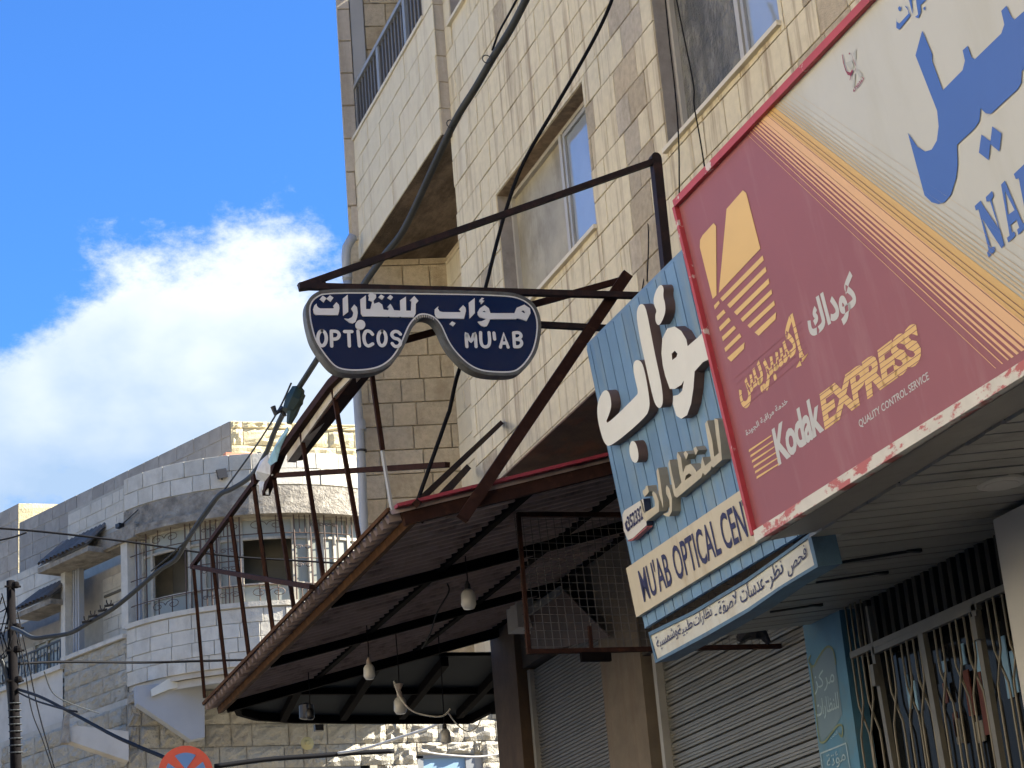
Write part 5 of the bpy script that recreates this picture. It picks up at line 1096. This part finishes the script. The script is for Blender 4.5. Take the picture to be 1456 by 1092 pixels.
lay(fb, fbw, F1+V((0, 0, c0.z-1.8)), (1, 0, 0), UP, 2.4, 1.82, .6, 1.0, 2.2, m=M_SUNBLOCK, kind='rock', depth=.05, seed=82, N_=(0, -1, 0), gap=.006)

# ================================================================== DRAINPIPE, CABLES, POLE, ROAD SIGN
dp = thing('drainpipe', V((4.72, 16.8, -1.5)), 'grey plastic drainpipe with a bend, running down the corner of the stone building', 'drainpipe')
def dpx(px, py): return onY(px, py, 16.78)
q = MB(); q.tube([dpx(494, 398), dpx(499, 470), dpx(508, 560), dpx(514, 660), dpx(518, 770), dpx(524, 830)], .042, 12); q.build('pipe', M_PIPE, dp, smooth=True)
q = MB(); q.tube([dpx(502, 336), dpx(498, 343), dpx(493, 352), dpx(492, 365), dpx(494, 400)], .045, 12); q.build('bend', M_PIPE, dp, smooth=True)
q = MB(); w = dpx(504, 520); q.tube([dpx(511.8, 598), dpx(513, 612)], .05, 12); q.build('collar', M_PIPE, dp); q = MB(); q.tube([dpx(493.3, 385), dpx(494, 396)], .05, 12); q.build('collar', M_PIPE, dp)
q = MB(); q.tube([dpx(513.6, 640), dpx(513.8, 643)], .052, 12); q.build('clamp', M_BLACK, dp)

def cable(nm, pts, r, mt, label, n=7, group=None, k=6):
    w = smoothline([onY(*p) for p in pts], k); q = MB(); q.tube(w, r, n); return tag(q.build(nm, mt, smooth=True), label, 'cable', group)
main = [(765, -35, 10.1), (745, 5, 10.4), (725, 43, 10.7), (702, 80, 11.0), (676, 125, 11.3), (647, 172, 11.6), (615, 240, 12.1), (575, 325, 12.8), (545, 365, 13.2), (515, 408, 13.8), (480, 465, 14.8), (440, 528, 15.8), (410, 575, 16.6), (392, 610, 17.3), (378, 645, 18.0), (357, 677, 18.8), (330, 695, 19.3), (312, 704, 19.6), (290, 732, 20.1), (265, 770, 20.6), (250, 795, 20.9), (226, 811, 21.2), (195, 838, 21.6), (160, 866, 22.0), (125, 886, 22.4), (100, 900, 22.7), (70, 905, 23.0), (48, 907, 23.2), (30, 898, 23.5), (18, 893, 23.8)]
cable('service_cable', main, .026, M_CABLE, 'thick grey bundled cable sweeping from top centre past the glasses sign to the pole', 8)
cable('service_cable', [(750, -30, 10.3), (728, 12, 10.6), (710, 45, 10.9), (700, 72, 11.0)], .008, M_WIREM, 'thin black cable joining the thick bundle near the top', 5)
cable('service_cable', [(414, 545, 16.4), (395, 585, 17.0), (360, 640, 18.4), (315, 702, 19.55), (268, 765, 20.5), (215, 812, 21.3)], .009, M_CABLE, 'thin grey cable strung beside the thick bundle', 5)
cable('service_cable', [(875, -20, 9.9), (868, 5, 9.9), (850, 45, 9.95), (820, 100, 10.0), (785, 160, 10.05), (745, 230, 10.1), (722, 290, 10.15), (705, 350, 10.1), (690, 410, 10.0), (672, 470, 9.9), (650, 535, 9.8), (640, 580, 9.78), (636, 592, 9.78), (612, 660, 9.75), (590, 722, 9.75)], .0115, M_WIREM, 'black cable dropping across the facade to the awning corner')
cable('service_cable', [(866, 0, 11.6), (876, 60, 11.6), (888, 120, 11.6), (893, 200, 11.6), (905, 230, 11.2), (915, 270, 10.9), (922, 330, 10.6), (920, 400, 10.4)], .0045, M_WIREM, 'thin black wire hanging down the facade to the bracket post', 4)
cable('service_cable', [(912, 236, 10.8), (909, 262, 10.8), (915, 310, 10.8), (925, 350, 10.8), (918, 385, 10.8), (913, 412, 10.8)], .004, M_WIREM, 'thin black wire loop slack beside the bracket post', 4)
cable('service_cable', [(945, -10, 9.8), (952, 60, 9.8), (960, 130, 9.8), (965, 200, 9.8), (966, 290, 9.7)], .005, M_WIREM, 'thin black wire hanging in front of the plastic covered window, left one', 4)
cable('service_cable', [(960, -10, 9.5), (972, 50, 9.5), (986, 120, 9.5), (987, 150, 9.5), (995, 195, 9.5), (1003, 245, 9.5)], .005, M_WIREM, 'thin black wire hanging in front of the plastic covered window, right one', 4)
cable('service_cable', [(-20, 750, 25), (60, 756, 25), (180, 770, 25), (320, 790, 25), (420, 797, 25), (520, 803, 25)], .014, M_WIREM, 'thin black overhead wire crossing the rounded bay at window height', 4)
cable('service_cable', [(20, 944, 24), (90, 941, 24.4), (200, 942, 25), (280, 940, 25), (352, 938, 25)], .016, M_WIREM, 'black overhead wire from the pole across the pale stone wall', 4)
cable('service_cable', [(25, 980, 24), (60, 992, 22), (110, 1018, 20), (160, 1045, 18), (200, 1063, 17), (240, 1080, 16), (300, 1110, 14)], .018, M_WIREM, 'thick twisted black cable falling from the pole towards the round road sign', 6)
cable('service_cable', [(25, 984, 24), (50, 996, 22.5), (90, 1008, 20.5), (110, 1012, 20)], .011, M_WIREM, 'short slack black cable looping under the twisted one', 4)
cable('service_cable', [(-10, 770, 26), (18, 764, 26), (38, 757, 26)], .012, M_WIREM, 'short dark wire at the far left over the grey block', 4)
cable('service_cable', [(63, 955, 24), (75, 985, 26), (100, 1000, 27), (140, 1014, 29)], .009, M_CABLE, 'pale thin wire running from the pole to the wing wall', 4)
cable('service_cable', [(25, 870, 24), (38, 930, 24), (52, 1000, 24), (68, 1060, 24), (80, 1100, 24)], .008, M_WIREM, 'thin wire dropping from the pole top, right one', 4)
cable('service_cable', [(22, 880, 24), (35, 950, 24), (45, 1010, 24), (60, 1050, 24), (75, 1095, 24)], .007, M_WIREM, 'thin wire dropping from the pole top, left one', 4)
cable('service_cable', [(560, 968, 13), (568, 990, 13), (585, 1010, 13), (610, 1018, 13), (630, 1018, 13), (640, 1008, 13)], .006, M_WHITEW, 'pale cable looping between the hanging bulbs under the canopy', 5)
cable('service_cable', [(636, 1012, 13.5), (650, 1030, 13.5), (665, 1040, 13.5), (678, 1034, 13.5), (683, 1024, 13.5)], .005, M_WHITEW, 'pale cable loop right of the lowest bulb', 5)
cable('service_cable', [(636, 830, 10.8), (638, 842, 10.8), (622, 870, 11.0), (612, 900, 11.4), (600, 922, 12.0)], .005, M_WIREM, 'thin black cable sagging under the corrugated sheet', 5)
cable('service_cable', [(480, 1071, 29), (520, 1064, 28), (570, 1048, 27), (610, 1035, 26), (640, 1020, 24)], .02, M_WHITEW, 'frayed pale cable bundle crossing below the dark canopy', 5)
cable('service_cable', [(305, 1090, 29), (380, 1080, 29), (450, 1075, 29), (500, 1071, 29), (560, 1068, 29)], .04, M_WIREM, 'dark cable bundle lying along the top of the low blue window', 5)
cable('service_cable', [(598, 1068, 31), (630, 1073, 31), (680, 1076, 31), (720, 1070, 31), (740, 1064, 31)], .016, M_WHITEW, 'white cable sagging above the right low window', 5)
# clamps where the thick bundle is tied
cm = thing('cable_clamp', onY(412, 570, 16.3), 'dark green plastic splice clamp gripping the thick cable below the glasses sign', 'cable clamp')
def cb(pts, r, m_): q = MB(); q.tube([onY(*p) for p in pts], r, 7); q.build('clamp_body', m_, cm)
M_CLG = mat('dark green plastic', (.02, .04, .035), .5)
cb([(424, 553, 16.2), (418, 570, 16.2), (410, 585, 16.2)], [.06, .085, .06], M_CLG); cb([(427, 560, 16.2), (415, 588, 16.2), (411, 602, 16.2)], [.05, .05, .025], M_CLG)
cb([(388, 578, 16.4), (392, 588, 16.4), (400, 582, 16.4), (405, 592, 16.4)], [.025, .03, .035, .02], M_BLACK)
for k, p in enumerate([(123, 885, 22.3), (132, 877, 22.2), (146, 869, 22.1), (155, 862, 22.0)]):
    w = onY(*p); q = MB()
    for d in (-.03, .03): q.tube([w, w+V((d*.8, 0, .04)), w+V((d*.9, 0, .07))], .008, 5)
    q.tube([w-V((.05, 0, 0)), w+V((.05, 0, 0.02))], .015, 5); tag(q.build('cable_hook', M_WIREM), 'twin pronged black hook on the thick cable, '+['lowest, leftmost', 'second from the left', 'third from the left', 'highest, rightmost'][k]+' of four', 'cable hook', 'hooks riding on the thick cable')
for k, p in enumerate([(692, 84, 11.0), (641, 176, 11.62)]):
    w = onY(*p); q = MB(); q.tube([w+V((.03*math.cos(a), 0, .03*math.sin(a))) for a in [j*.6 for j in range(12)]], .004, 4); tag(q.build('wire_tie', M_BLACK), ['wire tie round the thick cable high up', 'wire tie round the thick cable at the balcony corner'][k], 'wire tie')
# utility pole
pt = onY(15, 826, 24); po = thing('utility_pole', (pt.x, 24, -1.6), 'dark utility pole tangled with wires at the left edge', 'utility pole')
q = MB(); pb = onY(23, 1100, 24); q.tube([pt, pb, V((pb.x+.03, 24, -1.6))], [.05, .068, .09], 10); q.build('pole', M_POLE, po, smooth=True)
for (ya_, l) in ((834, .12), (893, .14), (925, .14), (968, .12)):
    w = onY(15+(ya_-830)*.03, ya_, 23.95); q = MB(); q.bar(w-V((l*.6, 0, 0)), w+V((l, 0, 0)), .02); q.build('crossarm', M_POLE, po)
    q = MB(); q.lathe([(-.04, .02), (-.03, .045), (0, .05), (.03, .04), (.04, .015)], w+V((.05, -.08, .0)), n=10); q.build('insulator', M_POLE, po)
for k in range(8):
    y_ = 1000+k*10; w = onY(17+(y_-900)*.035, y_, 24); q = MB(); q.tube([w+V((.075*math.cos(a), .075*math.sin(a), .01*math.sin(a))) for a in [j*.55 for j in range(13)]], .008, 4); q.build('wire_wrap', M_CABLE, po)
q = MB(); rnd = random.Random(3)
for k in range(16):
    a = onY(rnd.uniform(-6, 22), rnd.uniform(840, 960), 24); b = onY(rnd.uniform(-12, 26), rnd.uniform(860, 985), 24); mid = (a+b)/2+V((rnd.uniform(-.12, .12), rnd.uniform(-.1, .1), -.12)); q.tube(smoothline([a, mid, b], 5), .007, 4)
tag(q.build('wire_tangle', M_WIREM, po), kind='stuff')
cable('service_cable', [(-8, 925, 24), (5, 945, 24), (12, 975, 24), (16, 1020, 24), (20, 1095, 24)], .03, M_CABLE, 'grey conduit climbing the left side of the pole', 6)
# no stopping road sign
NSP = Plane(onY(264, 1099, 12), (-.06, -1, 0), (1, -.06, 0)); NSP = Plane(NSP.p, V((-.06, -1, 0)), V((1, -.06, 0)))
ns = thing('road_sign', V((NSP.p.x, NSP.p.y+.05, -1.6)), 'round red and blue no stopping sign cut off by the lower edge', 'road sign')
rr = abs((NSP.at(303, 1099)-NSP.at(225, 1099)).dot(NSP.u))/2; C0 = NSP.uv(264, 1099)
circ = lambda r, n=36, a0=0, a1=2*math.pi: [(C0[0]+r*math.cos(a0+(a1-a0)*k/n), C0[1]+r*math.sin(a0+(a1-a0)*k/n)) for k in range(n+1 if a1-a0 < 6 else n)]
M_SR = mat('faded signal red', (.80, .13, .07), .4, noise=.05); M_SB = mat('faded sign blue', (.16, .32, .64), .4, noise=.05)
q = MB(); q.prism([[NSP.w(*p) for p in circ(rr)]], NSP.n, .02); q.build('disc', M_SR, ns)
for k in range(4):
    a0 = math.pi/4+k*math.pi/2; pts = [(C0[0]+rr*.12*math.cos(a0+math.pi/4), C0[1]+rr*.12*math.sin(a0+math.pi/4))]+circ(rr*.74, 10, a0+.24, a0+math.pi/2-.24)
    q = MB(); q.prism([[NSP.w(*p, .003) for p in pts]], NSP.n, 0); q.build('blue_quarter', M_SB, ns)
q = MB(); q.tube([V((NSP.p.x, NSP.p.y+.05, -1.6)), V((NSP.p.x, NSP.p.y+.05, NSP.p.z+.1))], .03, 10); q.build('post', M_ALUD, ns)

settle(290)
for o in list(S.objects):
    if o.parent is None and o.type in ('MESH', 'EMPTY'): o.location.z += DZ
